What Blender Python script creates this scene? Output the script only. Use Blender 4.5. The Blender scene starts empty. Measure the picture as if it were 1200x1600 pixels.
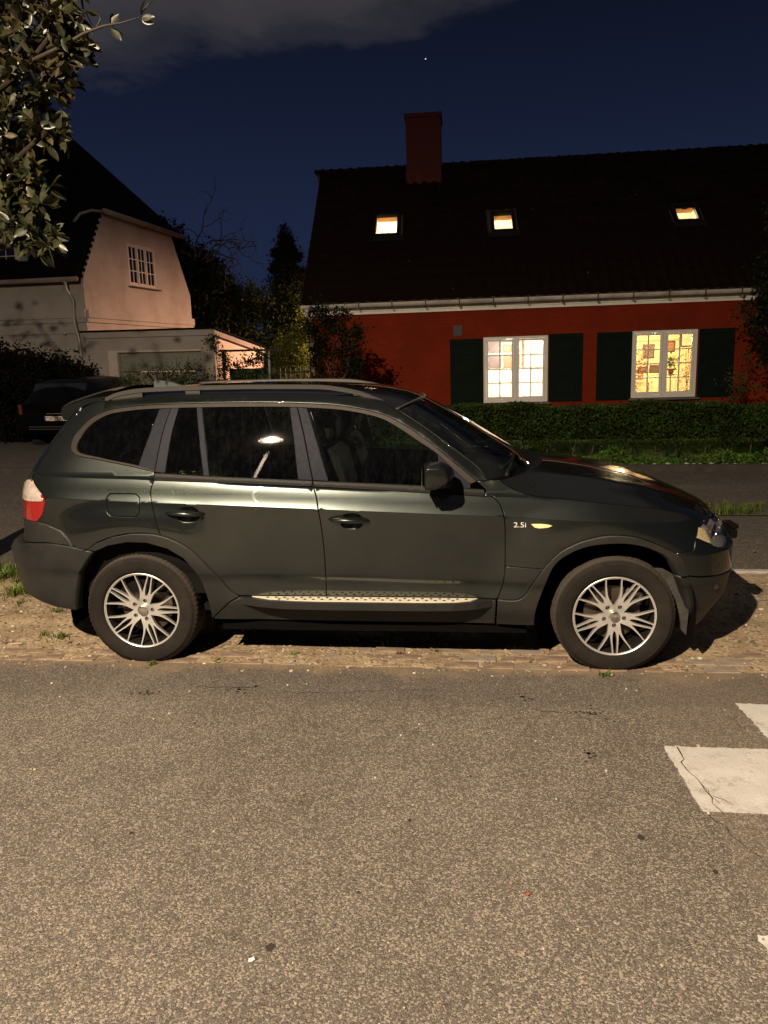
import bpy, bmesh, math, random
import numpy as np
from mathutils import Vector, Matrix
from mathutils.geometry import delaunay_2d_cdt
R = math.radians
rnd = random.Random(7)
S = bpy.context.scene
COL = S.collection

# ------------------------------------------------------------------ camera
cd = bpy.data.cameras.new('camera'); cam = bpy.data.objects.new('camera', cd); COL.objects.link(cam)
cd.sensor_fit = 'VERTICAL'; cd.sensor_height = 32.0; cd.lens = 32.0*1199.5/1600.0
cd.clip_start = .05; cd.clip_end = 2000
YAW, PITCH, ROLL = .0946, .1990, -.0185
fw = Vector((-math.sin(YAW)*math.cos(PITCH), math.cos(YAW)*math.cos(PITCH), -math.sin(PITCH)))
r0 = Vector((math.cos(YAW), math.sin(YAW), 0)); u0 = r0.cross(fw)
rt = r0*math.cos(ROLL) + u0*math.sin(ROLL); up = -r0*math.sin(ROLL) + u0*math.cos(ROLL)
m = Matrix((rt, up, -fw)).transposed().to_4x4(); m.translation = (0, 0, 1.802)
cam.matrix_world = m
S.camera = cam

# ------------------------------------------------------------------ colour management
S.view_settings.view_transform = 'Standard'; S.view_settings.look = 'None'
S.view_settings.gamma = 1; S.view_settings.exposure = 0; S.view_settings.use_curve_mapping = False
S.cycles.use_denoising = True
S.cycles.max_bounces = 8; S.cycles.diffuse_bounces = 3; S.cycles.glossy_bounces = 4
S.cycles.transmission_bounces = 6; S.cycles.transparent_max_bounces = 12
S.cycles.sample_clamp_indirect = 6; S.cycles.use_light_tree = True
S.cycles.caustics_reflective = False; S.cycles.caustics_refractive = False

# ------------------------------------------------------------------ night sky
W = bpy.data.worlds.new('World'); S.world = W; W.use_nodes = True
nt = W.node_tree; nt.nodes.clear()
def N(t, kind, **kw):
    n = t.nodes.new(kind)
    for k, v in kw.items():
        if k == 'op': n.operation = v
        elif isinstance(k, str) and k.startswith('i_'): n.inputs[k[2:]].default_value = v
        else: setattr(n, k, v)
    return n
def mathn(t, op, a, b=None, c=None, clamp=False):
    n = t.nodes.new('ShaderNodeMath'); n.operation = op; n.use_clamp = clamp
    for i, v in enumerate((a, b, c)):
        if v is None: continue
        if hasattr(v, 'default_value') or hasattr(v, 'is_linked'): t.links.new(v, n.inputs[i])
        else: n.inputs[i].default_value = v
    return n.outputs[0]
def ramp(t, fac, stops, interp='LINEAR'):
    n = t.nodes.new('ShaderNodeValToRGB'); n.color_ramp.interpolation = interp
    e = n.color_ramp.elements
    while len(e) < len(stops): e.new(.5)
    for i, (p, c) in enumerate(stops):
        e[i].position = p; e[i].color = (c[0], c[1], c[2], 1) if hasattr(c, '__len__') else (c, c, c, 1)
    t.links.new(fac, n.inputs[0]); return n.outputs[0]
def mixc(t, fac, a, b, mode='MIX'):
    n = t.nodes.new('ShaderNodeMix'); n.data_type = 'RGBA'; n.blend_type = mode; n.clamp_factor = True
    for s, v in ((n.inputs[0], fac), (n.inputs[6], a), (n.inputs[7], b)):
        if hasattr(v, 'is_linked'): t.links.new(v, s)
        elif hasattr(v, '__len__'): s.default_value = (v[0], v[1], v[2], 1)
        else: s.default_value = v
    return n.outputs[2]
tc = N(nt, 'ShaderNodeTexCoord'); sep = N(nt, 'ShaderNodeSeparateXYZ'); nt.links.new(tc.outputs['Generated'], sep.inputs[0])
el = mathn(nt, 'MAXIMUM', sep.outputs[2], 0.0)
sky = ramp(nt, el, [(0, (.0140, .0215, .055)), (.16, (.0114, .0180, .047)), (.28, (.0070, .0110, .0290)), (.40, (.0040, .0058, .0140)), (.8, (.0025, .0034, .008))])
# clouds lit from the town below, a layer seen in perspective
den = mathn(nt, 'ADD', el, .12)
px = mathn(nt, 'DIVIDE', sep.outputs[0], den); py = mathn(nt, 'DIVIDE', sep.outputs[1], den)
cmb = N(nt, 'ShaderNodeCombineXYZ'); nt.links.new(px, cmb.inputs[0]); nt.links.new(py, cmb.inputs[1])
def noise(t, vec, scale, detail=4, rough=.55, out=0, dist=0):
    n = t.nodes.new('ShaderNodeTexNoise'); n.inputs['Scale'].default_value = scale
    n.inputs['Detail'].default_value = detail; n.inputs['Roughness'].default_value = rough; n.inputs['Distortion'].default_value = dist
    if vec is not None: t.links.new(vec, n.inputs['Vector'])
    return n.outputs[out]
n1 = noise(nt, cmb.outputs[0], 1.1, 6, .55, dist=.6); n2 = noise(nt, cmb.outputs[0], 3.4, 5, .6)
# the bank of cloud lies high and to the left
bank = mathn(nt, 'ADD', mathn(nt, 'MULTIPLY', el, 3.4), mathn(nt, 'MULTIPLY', sep.outputs[0], -.55))
dens = mathn(nt, 'ADD', mathn(nt, 'MULTIPLY', n1, .75), mathn(nt, 'MULTIPLY', n2, .42))
dens = mathn(nt, 'ADD', dens, mathn(nt, 'MULTIPLY', mathn(nt, 'SUBTRACT', bank, 1.29), 1.7))
cl = ramp(nt, dens, [(.47, 0), (.60, .28), (.76, .62), (1.0, 1)], 'EASE')
skyc = mixc(nt, cl, sky, (.060, .055, .058))
# one star
sd = Vector((-0.03336729, 0.94452436, 0.32674205)).normalized()
dp = N(nt, 'ShaderNodeVectorMath', operation='DOT_PRODUCT'); nt.links.new(tc.outputs['Generated'], dp.inputs[0]); dp.inputs[1].default_value = sd
star = mathn(nt, 'GREATER_THAN', dp.outputs['Value'], math.cos(.0008))
skyc = mixc(nt, star, skyc, (.7, .75, .8))
bg = N(nt, 'ShaderNodeBackground'); bg.inputs[1].default_value = 1.0; nt.links.new(skyc, bg.inputs[0])
wo = N(nt, 'ShaderNodeOutputWorld'); nt.links.new(bg.outputs[0], wo.inputs[0])

# ------------------------------------------------------------------ lamp strengths
LAMP_POS = (-3.3, -3.67, 7.2); LAMP_W = 12600; LAMP_COL = (1.0, .80, .58)
YARD_POS = (-.6, 26.0, 5.0); YARD_W = 6300; YARD_COL = (1.0, .53, .33)
ROOM_W = 300; ATTIC_W = 330

# ------------------------------------------------------------------ helpers
def tag(o, label=None, cat=None, group=None, kind=None):
    if label: o['label'] = label
    if cat: o['category'] = cat
    if group: o['group'] = group
    if kind: o['kind'] = kind
    return o
def empty(name, loc=(0, 0, 0), rot=(0, 0, 0), label=None, cat=None, group=None):
    o = bpy.data.objects.new(name, None); o.location = loc; o.rotation_euler = rot; COL.objects.link(o)
    o.empty_display_size = .1
    return tag(o, label, cat, group)
def mesh_obj(name, verts, faces, mat, parent=None, smooth=False, **kw):
    me = bpy.data.meshes.new(name); me.from_pydata([tuple(v) for v in verts], [], [tuple(f) for f in faces]); me.update()
    if smooth: me.shade_smooth()
    if mat is not None: me.materials.append(mat)
    o = bpy.data.objects.new(name, me); COL.objects.link(o)
    if parent is not None: o.parent = parent
    return tag(o, **kw)
def inst(src, name, parent, loc=(0, 0, 0), rot=(0, 0, 0), scale=(1, 1, 1)):
    o = bpy.data.objects.new(name, src.data if hasattr(src, 'data') else src); COL.objects.link(o); o.parent = parent
    o.location = loc; o.rotation_euler = rot; o.scale = scale; return o
class MB:
    """collects boxes, bars, tubes and lathes into one mesh"""
    def __init__(s): s.v = []; s.f = []
    def add(s, v, f):
        b = len(s.v); s.v += [tuple(p) for p in v]; s.f += [tuple(i + b for i in q) for q in f]; return s
    def box(s, x0, x1, y0, y1, z0, z1, bev=0):
        if bev > 0:
            b = min(bev, abs(x1-x0)*.45, abs(y1-y0)*.45, abs(z1-z0)*.45); v = []; 
            bm = bmesh.new(); bmesh.ops.create_cube(bm, size=1)
            for q in bm.verts: q.co = ((x0+x1)/2 + q.co.x*(x1-x0), (y0+y1)/2 + q.co.y*(y1-y0), (z0+z1)/2 + q.co.z*(z1-z0))
            bmesh.ops.bevel(bm, geom=bm.edges[:], offset=b, segments=1, affect='EDGES')
            bm.verts.index_update(); s.add([q.co[:] for q in bm.verts], [[w.index for w in f.verts] for f in bm.faces]); bm.free(); return s
        return s.add([(x0,y0,z0),(x1,y0,z0),(x1,y1,z0),(x0,y1,z0),(x0,y0,z1),(x1,y0,z1),(x1,y1,z1),(x0,y1,z1)],
                     [(0,3,2,1),(4,5,6,7),(0,1,5,4),(1,2,6,5),(2,3,7,6),(3,0,4,7)])
    def tube(s, path, rad, n=8, caps=True, squash=1.0):
        path = [Vector(p) for p in path]; k = len(path); vs = []; fs = []
        rr = rad if hasattr(rad, '__len__') else [rad]*k
        ref = Vector((0, 0, 1))
        for i, p in enumerate(path):
            d = (path[min(i+1, k-1)] - path[max(i-1, 0)]).normalized()
            a = d.cross(ref)
            if a.length < .05: a = d.cross(Vector((0, 1, 0)))
            a.normalize(); b = d.cross(a)
            for j in range(n):
                t = 2*math.pi*j/n; vs.append(p + a*math.cos(t)*rr[i] + b*math.sin(t)*rr[i]*squash)
        for i in range(k-1):
            for j in range(n):
                fs.append((i*n+j, i*n+(j+1) % n, (i+1)*n+(j+1) % n, (i+1)*n+j))
        if caps: fs.append(tuple(range(n-1, -1, -1))); fs.append(tuple((k-1)*n+j for j in range(n)))
        return s.add(vs, fs)
    def lathe(s, prof, n=32, axis='z', at=(0, 0, 0)):
        vs = []; fs = []; k = len(prof)
        for i in range(n):
            t = 2*math.pi*i/n
            for r, h in prof:
                a, b = r*math.cos(t), r*math.sin(t)
                vs.append({'z': (a, b, h), 'y': (a, h, b), 'x': (h, a, b)}[axis])
        vs = [(x+at[0], y+at[1], z+at[2]) for x, y, z in vs]
        for i in range(n):
            for j in range(k-1):
                fs.append((i*k+j, i*k+j+1, ((i+1) % n)*k+j+1, ((i+1) % n)*k+j))
        return s.add(vs, fs)
    def prism(s, pts, axis, a, b):
        n = len(pts)
        def P(p, h): return {'y': (p[0], h, p[1]), 'x': (h, p[0], p[1]), 'z': (p[0], p[1], h)}[axis]
        s.add([P(p, a) for p in pts] + [P(p, b) for p in pts],
              [tuple(range(n)), tuple(range(2*n-1, n-1, -1))] + [(i, i+n, (i+1) % n + n, (i+1) % n) for i in range(n)])
        return s
    def obj(s, name, mat, parent=None, smooth=False, **kw):
        o = mesh_obj(name, s.v, s.f, mat, parent, False, **kw)
        bm = bmesh.new(); bm.from_mesh(o.data); bmesh.ops.recalc_face_normals(bm, faces=bm.faces); bm.to_mesh(o.data); bm.free()
        if smooth: o.data.shade_smooth(); 
        if smooth == 'auto': o.data.set_sharp_from_angle(angle=R(38))
        return o
MATS = {}
def M(name, col, rough=.6, metal=0., var=0., vs=6., bump=0., bs=40., coat=0., spec=.5, dirt=None, ds=2.0, coord='Object', col2=None, emit=None, es=1., detail=5):
    if name in MATS: return MATS[name]
    mt = bpy.data.materials.new(name); mt.use_nodes = True; t = mt.node_tree; b = t.nodes['Principled BSDF']
    b.inputs['Base Color'].default_value = (*col, 1); b.inputs['Roughness'].default_value = rough
    b.inputs['Metallic'].default_value = metal; b.inputs['Coat Weight'].default_value = coat; b.inputs['Coat Roughness'].default_value = .04
    b.inputs['Specular IOR Level'].default_value = spec
    vec = None
    if var or bump or dirt or col2:
        tcn = N(t, 'ShaderNodeTexCoord'); vec = tcn.outputs[coord]
    c = None
    if var or col2:
        nz = noise(t, vec, vs, detail, .6)
        hi = col2 if col2 else tuple(min(1, q*(1+var)) for q in col); lo = col if col2 else tuple(q*(1-var) for q in col)
        c = ramp(t, nz, [(.3, lo), (.7, hi)])
    if dirt:
        dz = noise(t, vec, ds, 6, .65)
        dm = ramp(t, dz, [(.45, 0), (.72, .75)])
        c = mixc(t, dm, c if c is not None else col, dirt)
    if c is not None: t.links.new(c, b.inputs['Base Color'])
    if bump:
        bz = noise(t, vec, bs, 6, .6); bn = N(t, 'ShaderNodeBump'); bn.inputs['Strength'].default_value = min(1, bump); bn.inputs['Distance'].default_value = .01*max(1, bump)
        t.links.new(bz, bn.inputs['Height']); t.links.new(bn.outputs[0], b.inputs['Normal'])
        rz = mathn(t, 'MULTIPLY_ADD', bz, .25, rough-.12, clamp=True); t.links.new(rz, b.inputs['Roughness'])
    if emit: b.inputs['Emission Color'].default_value = (*emit, 1); b.inputs['Emission Strength'].default_value = es
    MATS[name] = mt; return mt
def glass_mat(name, tint=(.75, .85, .8), refl_r=.01, f0=.05, dust=0.):
    if name in MATS: return MATS[name]
    mt = bpy.data.materials.new(name); mt.use_nodes = True; t = mt.node_tree; t.nodes.clear()
    tr = N(t, 'ShaderNodeBsdfTransparent'); tr.inputs[0].default_value = (*tint, 1)
    gl = N(t, 'ShaderNodeBsdfGlossy'); gl.inputs[0].default_value = (1, 1, 1, 1); gl.inputs['Roughness'].default_value = refl_r
    fr = N(t, 'ShaderNodeLayerWeight'); fr.inputs['Blend'].default_value = .5
    f5 = mathn(t, 'POWER', fr.outputs['Facing'], 5.0); fac = mathn(t, 'MULTIPLY_ADD', f5, .9, f0, clamp=True)
    mx = N(t, 'ShaderNodeMixShader'); t.links.new(fac, mx.inputs[0]); t.links.new(tr.outputs[0], mx.inputs[1]); t.links.new(gl.outputs[0], mx.inputs[2])
    out = mx.outputs[0]
    if dust:
        tcn = N(t, 'ShaderNodeTexCoord'); mp = N(t, 'ShaderNodeMapping'); mp.inputs['Scale'].default_value = (14, 14, 3); t.links.new(tcn.outputs['Object'], mp.inputs[0])
        z = noise(t, mp.outputs[0], 2.2, 8, .75); z2 = noise(t, tcn.outputs['Object'], 160, 2, .5)
        dm = mathn(t, 'ADD', mathn(t, 'MULTIPLY', ramp(t, z, [(.45, 0), (.8, 1)]), dust), mathn(t, 'MULTIPLY', ramp(t, z2, [(.66, 0), (.78, 1)]), dust*1.5), clamp=True)
        df = N(t, 'ShaderNodeBsdfDiffuse'); df.inputs[0].default_value = (.5, .48, .42, 1)
        m2 = N(t, 'ShaderNodeMixShader'); t.links.new(dm, m2.inputs[0]); t.links.new(out, m2.inputs[1]); t.links.new(df.outputs[0], m2.inputs[2]); out = m2.outputs[0]
    o = N(t, 'ShaderNodeOutputMaterial'); t.links.new(out, o.inputs[0]); MATS[name] = mt; return mt
def leaf_mat(name, a, b, rough=.5, trans=.3):
    if name in MATS: return MATS[name]
    mt = bpy.data.materials.new(name); mt.use_nodes = True; t = mt.node_tree; p = t.nodes['Principled BSDF']; out = t.nodes['Material Output']
    g = N(t, 'ShaderNodeNewGeometry'); c = ramp(t, g.outputs['Random Per Island'], [(0, a), (.6, b), (1, (b[0]*1.7, b[1]*1.15, b[2]))])
    vo_ = N(t, 'ShaderNodeTexCoord').outputs['Object']; c = mixc(t, 1, c, ramp(t, noise(t, vo_, 2.6, 4, .65), [(.30, (.55, .50, .50)), (.52, (1, 1, 1)), (.72, (1.55, 1.65, 1.2))]), 'MULTIPLY')
    t.links.new(c, p.inputs['Base Color']); p.inputs['Roughness'].default_value = rough; p.inputs['Specular IOR Level'].default_value = .5 if 'magnolia' in name or 'house' in name else .14
    tr = N(t, 'ShaderNodeBsdfTranslucent'); t.links.new(c, tr.inputs[0]); mx = N(t, 'ShaderNodeMixShader'); mx.inputs[0].default_value = trans
    t.links.new(p.outputs[0], mx.inputs[1]); t.links.new(tr.outputs[0], mx.inputs[2]); t.links.new(mx.outputs[0], out.inputs[0])
    MATS[name] = mt; return mt
def leaf_cloud(name, pts, size, mat, parent=None, seed=1, aspect=.55, updir=.3, **kw):
    """pts: (n,3) leaf centres; each leaf a folded four-sided blade of two triangle pairs"""
    g = np.random.default_rng(seed); n = len(pts); pts = np.asarray(pts, float)
    d = g.normal(size=(n, 3)); d /= np.linalg.norm(d, axis=1)[:, None]
    nn = g.normal(size=(n, 3)); nn[:, 2] += updir; nn -= d*(nn*d).sum(1)[:, None]; nn /= np.linalg.norm(nn, axis=1)[:, None]
    s = np.cross(d, nn); L = size*g.uniform(.6, 1.3, n)[:, None]
    v = np.stack([pts - d*L*.5, pts + s*L*aspect*.5 + nn*L*.08, pts + d*L*.5, pts - s*L*aspect*.5 + nn*L*.08], 1).reshape(-1, 3)
    me = bpy.data.meshes.new(name); me.vertices.add(4*n); me.vertices.foreach_set('co', v.astype(np.float32).ravel())
    idx = (np.arange(n)[:, None]*4 + np.array([0, 1, 2, 0, 2, 3])).ravel()
    me.loops.add(6*n); me.loops.foreach_set('vertex_index', idx.astype(np.int32)); me.polygons.add(2*n)
    me.polygons.foreach_set('loop_start', (np.arange(2*n)*3).astype(np.int32)); me.polygons.foreach_set('loop_total', np.full(2*n, 3, np.int32))
    me.update(calc_edges=True); me.validate(); me.materials.append(mat)
    o = bpy.data.objects.new(name, me); COL.objects.link(o)
    if parent is not None: o.parent = parent
    return tag(o, **kw)
def lumps(seed, balls, per, edge=.55):
    """random points in ellipsoids given as (x,y,z,rx,ry,rz), weighted to the rim, clumped"""
    g = np.random.default_rng(seed); out = []
    for (x, y, z, a, b, c) in balls:
        n = int(per*a*b*c**.5*6 + per*.2); k = max(5, n//45)
        u = g.normal(size=(k, 3)); u /= np.linalg.norm(u, axis=1)[:, None]; r = g.uniform(edge, 1.05, k)[:, None]
        cc = u*r*np.array([a, b, c]) + [x, y, z]
        i = g.integers(0, k, n); sc = .22*min(a, b, c) + .05
        out.append(cc[i] + g.normal(size=(n, 3))*sc*g.uniform(.4, 1.2, (n, 1)))
    return np.concatenate(out)

# ------------------------------------------------------------------ street lamps (each carries its own light)
def point_light(name, pos, watts, col, rad, parent=None):
    l = bpy.data.lights.new(name, 'POINT'); l.energy = watts; l.color = col; l.shadow_soft_size = rad
    o = bpy.data.objects.new(name, l); o.location = pos; COL.objects.link(o)
    if parent is not None:
        o.parent = parent; o.matrix_parent_inverse = Matrix.Translation(-Vector(parent.location))
    return o
galv = M('galvanised_steel', (.32, .33, .33), .5, .8, var=.2, vs=9)
def street_lamp(name, pos, watts, col, label, arm=1.1, adir=(0, 1)):
    x, y, z = pos; bx, by = x - adir[0]*arm, y - adir[1]*arm
    r = empty(name, (bx, by, 0), label=label, cat='street lamp')
    p = MB(); p.tube([(0, 0, 0), (0, 0, .9), (0, 0, .92), (0, 0, z+.1)], [.07, .07, .05, .038], 12); p.obj('pole', galv, r, 'auto')
    a = MB(); a.tube([(0, 0, z+.02), (adir[0]*arm*.4, adir[1]*arm*.4, z+.16), (adir[0]*arm, adir[1]*arm, z+.2)], .022, 8); a.obj('arm', galv, r, True)
    h = MB(); h.lathe([(0, .16), (.08, .16), (.18, .11), (.235, .02), (.24, -.045), (.234, -.045), (.228, .02), (.17, .095), (.07, .145), (0, .145)], 28, 'z', (adir[0]*arm, adir[1]*arm, z))
    h.obj('lamp_head', M('lamp_enamel', (.02, .02, .02), .5), r, True)
    e = MB(); e.lathe([(0, -.09), (.06, -.065), (.085, 0), (.06, .065), (0, .09)], 16, 'z', (adir[0]*arm, adir[1]*arm, z))
    point_light('lamp_light', pos, watts, col, .07, r)
    return r
street_lamp('street_lamp', LAMP_POS, LAMP_W, LAMP_COL, 'tall grey street lamp with a round hood, mirrored in the rear door window', adir=(0.2, .98))
street_lamp('garden_lamp', YARD_POS, YARD_W, YARD_COL, 'orange yard lamp on a post behind the dark red house', arm=.5, adir=(-1, 0))

# ------------------------------------------------------------------ ground
def asphalt(name, base, stone, dark, sc=1.0, patches=True):
    mt = bpy.data.materials.new(name); mt.use_nodes = True; t = mt.node_tree; b = t.nodes['Principled BSDF']
    tcn = N(t, 'ShaderNodeTexCoord'); v = tcn.outputs['Object']
    vo = N(t, 'ShaderNodeTexVoronoi'); vo.inputs['Scale'].default_value = 78*sc; vo.inputs['Randomness'].default_value = 1; t.links.new(v, vo.inputs[0])
    sp = N(t, 'ShaderNodeSeparateColor'); t.links.new(vo.outputs['Color'], sp.inputs[0])
    vo2 = N(t, 'ShaderNodeTexVoronoi'); vo2.inputs['Scale'].default_value = 190*sc; t.links.new(v, vo2.inputs[0])
    sp2 = N(t, 'ShaderNodeSeparateColor'); t.links.new(vo2.outputs['Color'], sp2.inputs[0])
    c = ramp(t, sp.outputs[0], [(0, dark), (.35, base), (.68, base), (.80, stone), (1, tuple(1.5*q for q in stone))])
    c2 = ramp(t, sp2.outputs[0], [(0, tuple(.6*q for q in dark)), (.55, base), (1, stone)])
    c = mixc(t, .5, c, c2)
    big = noise(t, v, .55, 5, .6); mid = noise(t, v, 4.5, 5, .65)
    c = mixc(t, 1.0, c, ramp(t, big, [(.3, (.90, .89, .88)), (.7, (1.10, 1.10, 1.07))]), 'MULTIPLY')
    c = mixc(t, 1.0, c, ramp(t, mid, [(.3, (.88, .87, .86)), (.65, (1.07, 1.07, 1.07))]), 'MULTIPLY')
    if patches:   # tar spots and stains of their own shape
        vs_ = N(t, 'ShaderNodeTexVoronoi'); vs_.inputs['Scale'].default_value = 1.5; mp = N(t, 'ShaderNodeVectorMath', operation='ADD')
        nz = N(t, 'ShaderNodeTexNoise'); nz.inputs['Scale'].default_value = 14; t.links.new(v, nz.inputs[0])
        ms = N(t, 'ShaderNodeVectorMath', operation='SCALE'); t.links.new(nz.outputs[1], ms.inputs[0]); ms.inputs['Scale'].default_value = .07
        t.links.new(v, mp.inputs[0]); t.links.new(ms.outputs[0], mp.inputs[1]); t.links.new(mp.outputs[0], vs_.inputs[0])
        k = ramp(t, vs_.outputs['Distance'], [(.018, .85), (.034, 0)])
        c = mixc(t, k, c, (.012, .011, .010))
        st = noise(t, v, 2.6, 7, .75); c = mixc(t, ramp(t, st, [(.60, 0), (.72, .45)]), c, tuple(.55*q for q in base))
        # dust blown from the verge along the road edge
        sy = N(t, 'ShaderNodeSeparateXYZ'); t.links.new(v, sy.inputs[0])
        e = mathn(t, 'ADD', mathn(t, 'MULTIPLY', mathn(t, 'SUBTRACT', sy.outputs[1], 4.15), 5.5), mathn(t, 'MULTIPLY', mathn(t, 'SUBTRACT', mid, .45), 3.2), clamp=True)
        c = mixc(t, mathn(t, 'MULTIPLY', e, .8), c, (.27, .195, .115))
        # an older, darker strip of surfacing along the edge and a paler strip beyond a seam on the right
        wob = mathn(t, 'MULTIPLY', mathn(t, 'SUBTRACT', noise(t, v, 1.3, 4, .6), .5), .5)
        e1 = mathn(t, 'MULTIPLY', mathn(t, 'SUBTRACT', mathn(t, 'ADD', sy.outputs[1], wob), 3.72), 9, clamp=True)
        c = mixc(t, mathn(t, 'MULTIPLY', e1, .30), c, (.05, .043, .038))
        e2 = mathn(t, 'MULTIPLY', mathn(t, 'SUBTRACT', sy.outputs[0], 1.0), 60, clamp=True)
        c = mixc(t, mathn(t, 'MULTIPLY', e2, .16), c, (.20, .15, .11))
        lane = ramp(t, noise(t, N(t, 'ShaderNodeMapping').outputs[0] if False else v, .33, 3, .5), [(.35, (.88, .87, .86)), (.65, (1.10, 1.10, 1.08))]); c = mixc(t, 1, c, lane, 'MULTIPLY')
    t.links.new(c, b.inputs['Base Color'])
    h = mathn(t, 'ADD', mathn(t, 'MULTIPLY', vo.outputs['Distance'], -.9), mathn(t, 'MULTIPLY', vo2.outputs['Distance'], -.5))
    bn = N(t, 'ShaderNodeBump'); bn.inputs['Strength'].default_value = .5; bn.inputs['Distance'].default_value = .004
    t.links.new(h, bn.inputs['Height']); t.links.new(bn.outputs[0], b.inputs['Normal'])
    b.inputs['Roughness'].default_value = .72
    MATS[name] = mt; return mt
asph = asphalt('road_asphalt', (.090, .078, .067), (.275, .238, .196), (.022, .019, .017), 2.1)
asph2 = asphalt('far_asphalt', (.060, .050, .043), (.13, .11, .09), (.02, .018, .016), .8, False)
def sheet(name, x0, x1, y0, y1, z, mat, nx=1, ny=1, hf=None, **kw):
    xs = np.linspace(x0, x1, nx+1); ys = np.linspace(y0, y1, ny+1)
    v = [(x, y, (z if hf is None else hf(x, y))) for y in ys for x in xs]; q = nx+1
    f = [(j*q+i, j*q+i+1, (j+1)*q+i+1, (j+1)*q+i) for j in range(ny) for i in range(nx)]
    return mesh_obj(name, v, f, mat, None, hf is not None, **kw)
soil = M('bare_soil', (.075, .052, .032), .95, var=.4, vs=3, bump=.6, bs=30)
sheet('ground', -400, 400, -300, 700, -.06, soil, kind='structure')
sheet('road', -60, 60, -9, 4.42, 0.0, asph, kind='structure')
sheet('opposite_verge', -60, 60, -14, -9.05, .02, M('dark_turf', (.03, .045, .015), .95, var=.4, vs=8), kind='structure')
from mathutils import noise as mnoise
def sandh(x, y):
    n = mnoise.noise(Vector((x*2.1, y*2.6, 1.3)))*.5 + mnoise.noise(Vector((x*7, y*9, 4)))*.28 + mnoise.noise(Vector((x*21, y*24, 9)))*.13
    base = np.interp(y, [4.05, 4.22, 4.30, 4.45, 4.62, 4.75, 6.3], [-.030, -.010, .003, .0075, .0095, .014, .010])
    amp = np.interp(y, [4.1, 4.3, 4.65, 4.9, 6.3], [.022, .013, .0105, .026, .024])
    for wx in (-1.889, .906):   # tyre hollows
        base = base - .016*math.exp(-((x-wx)/.28)**2)*math.exp(-((y-4.42)/.30)**2)
    return float(base + amp*n)
def sand_mat():
    mt = bpy.data.materials.new('sandy_verge'); mt.use_nodes = True; t = mt.node_tree; b = t.nodes['Principled BSDF']
    v = N(t, 'ShaderNodeTexCoord').outputs['Object']
    a = noise(t, v, 3.2, 6, .65); c = ramp(t, a, [(.3, (.16, .115, .068)), (.5, (.26, .195, .12)), (.72, (.36, .28, .175))])
    f = noise(t, v, 70, 4, .7); c = mixc(t, 1, c, ramp(t, f, [(.3, (.62, .6, .58)), (.7, (1.3, 1.28, 1.25))]), 'MULTIPLY')
    vo = N(t, 'ShaderNodeTexVoronoi'); vo.inputs['Scale'].default_value = 46; t.links.new(v, vo.inputs[0])
    sp = N(t, 'ShaderNodeSeparateColor'); t.links.new(vo.outputs['Color'], sp.inputs[0])
    c = mixc(t, ramp(t, sp.outputs[1], [(.86, 0), (.9, .7)]), c, (.36, .30, .22)); c = mixc(t, ramp(t, sp.outputs[2], [(.88, 0), (.92, .7)]), c, (.05, .036, .024))
    t.links.new(c, b.inputs['Base Color']); b.inputs['Roughness'].default_value = .95
    bn = N(t, 'ShaderNodeBump'); bn.inputs['Strength'].default_value = .8; bn.inputs['Distance'].default_value = .012
    t.links.new(mathn(t, 'ADD', f, mathn(t, 'MULTIPLY', vo.outputs['Distance'], -.5)), bn.inputs['Height']); t.links.new(bn.outputs[0], b.inputs['Normal'])
    return mt
sandm = sand_mat()
sheet('verge', -6.5, 5.5, 4.06, 6.30, 0, sandm, 420, 90, sandh, kind='structure')
sheet('verge_far_part', -60, -6.5, 4.42, 6.3, .004, sandm, kind='structure'); sheet('verge_east_part', 5.5, 60, 4.42, 6.3, .004, sandm, kind='structure')
# brick gutter, bricks half drowned in sand
gut = sheet('gutter', -60, 60, 4.20, 4.68, -.012, soil, kind='structure')
brick_m = M('gutter_brick', (.15, .105, .075), .9, var=.3, vs=7, bump=.5, bs=60, dirt=(.28, .21, .13), ds=9)
brick_m2 = M('gutter_brick_pale', (.19, .155, .12), .9, var=.25, vs=9, bump=.5, bs=60)
bb = MB(); bb.box(-.098, .098, -.046, .046, -.03, 0, .006); bsrc = None
for row, y in enumerate((4.305, 4.408, 4.515)):
    x = -3.6 + row*.1
    while x < 3.3:
        z = rnd.gauss(.0072, .0030) - .004*(row == 0); nm = rnd.random()
        if bsrc is None:
            bsrc = bb.obj('brick', brick_m, gut, loc=None) if False else bb.obj('brick', brick_m, gut); b_ = bsrc
            bsrc2 = mesh_obj('brick', [tuple(q.co) for q in bsrc.data.vertices], [tuple(p.vertices) for p in bsrc.data.polygons], brick_m2, gut); bsrc2.location = (x-.21, y, .004)
        else: b_ = inst(bsrc if nm < .65 else bsrc2, 'brick', gut)
        b_.location = (x, y + rnd.gauss(0, .004), z); b_.rotation_euler = (rnd.gauss(0, .025), rnd.gauss(0, .02), rnd.gauss(0, .02))
        b_.scale = (rnd.uniform(.93, 1.05), rnd.uniform(.85, 1), 1); x += .207 + rnd.uniform(0, .012)
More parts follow.
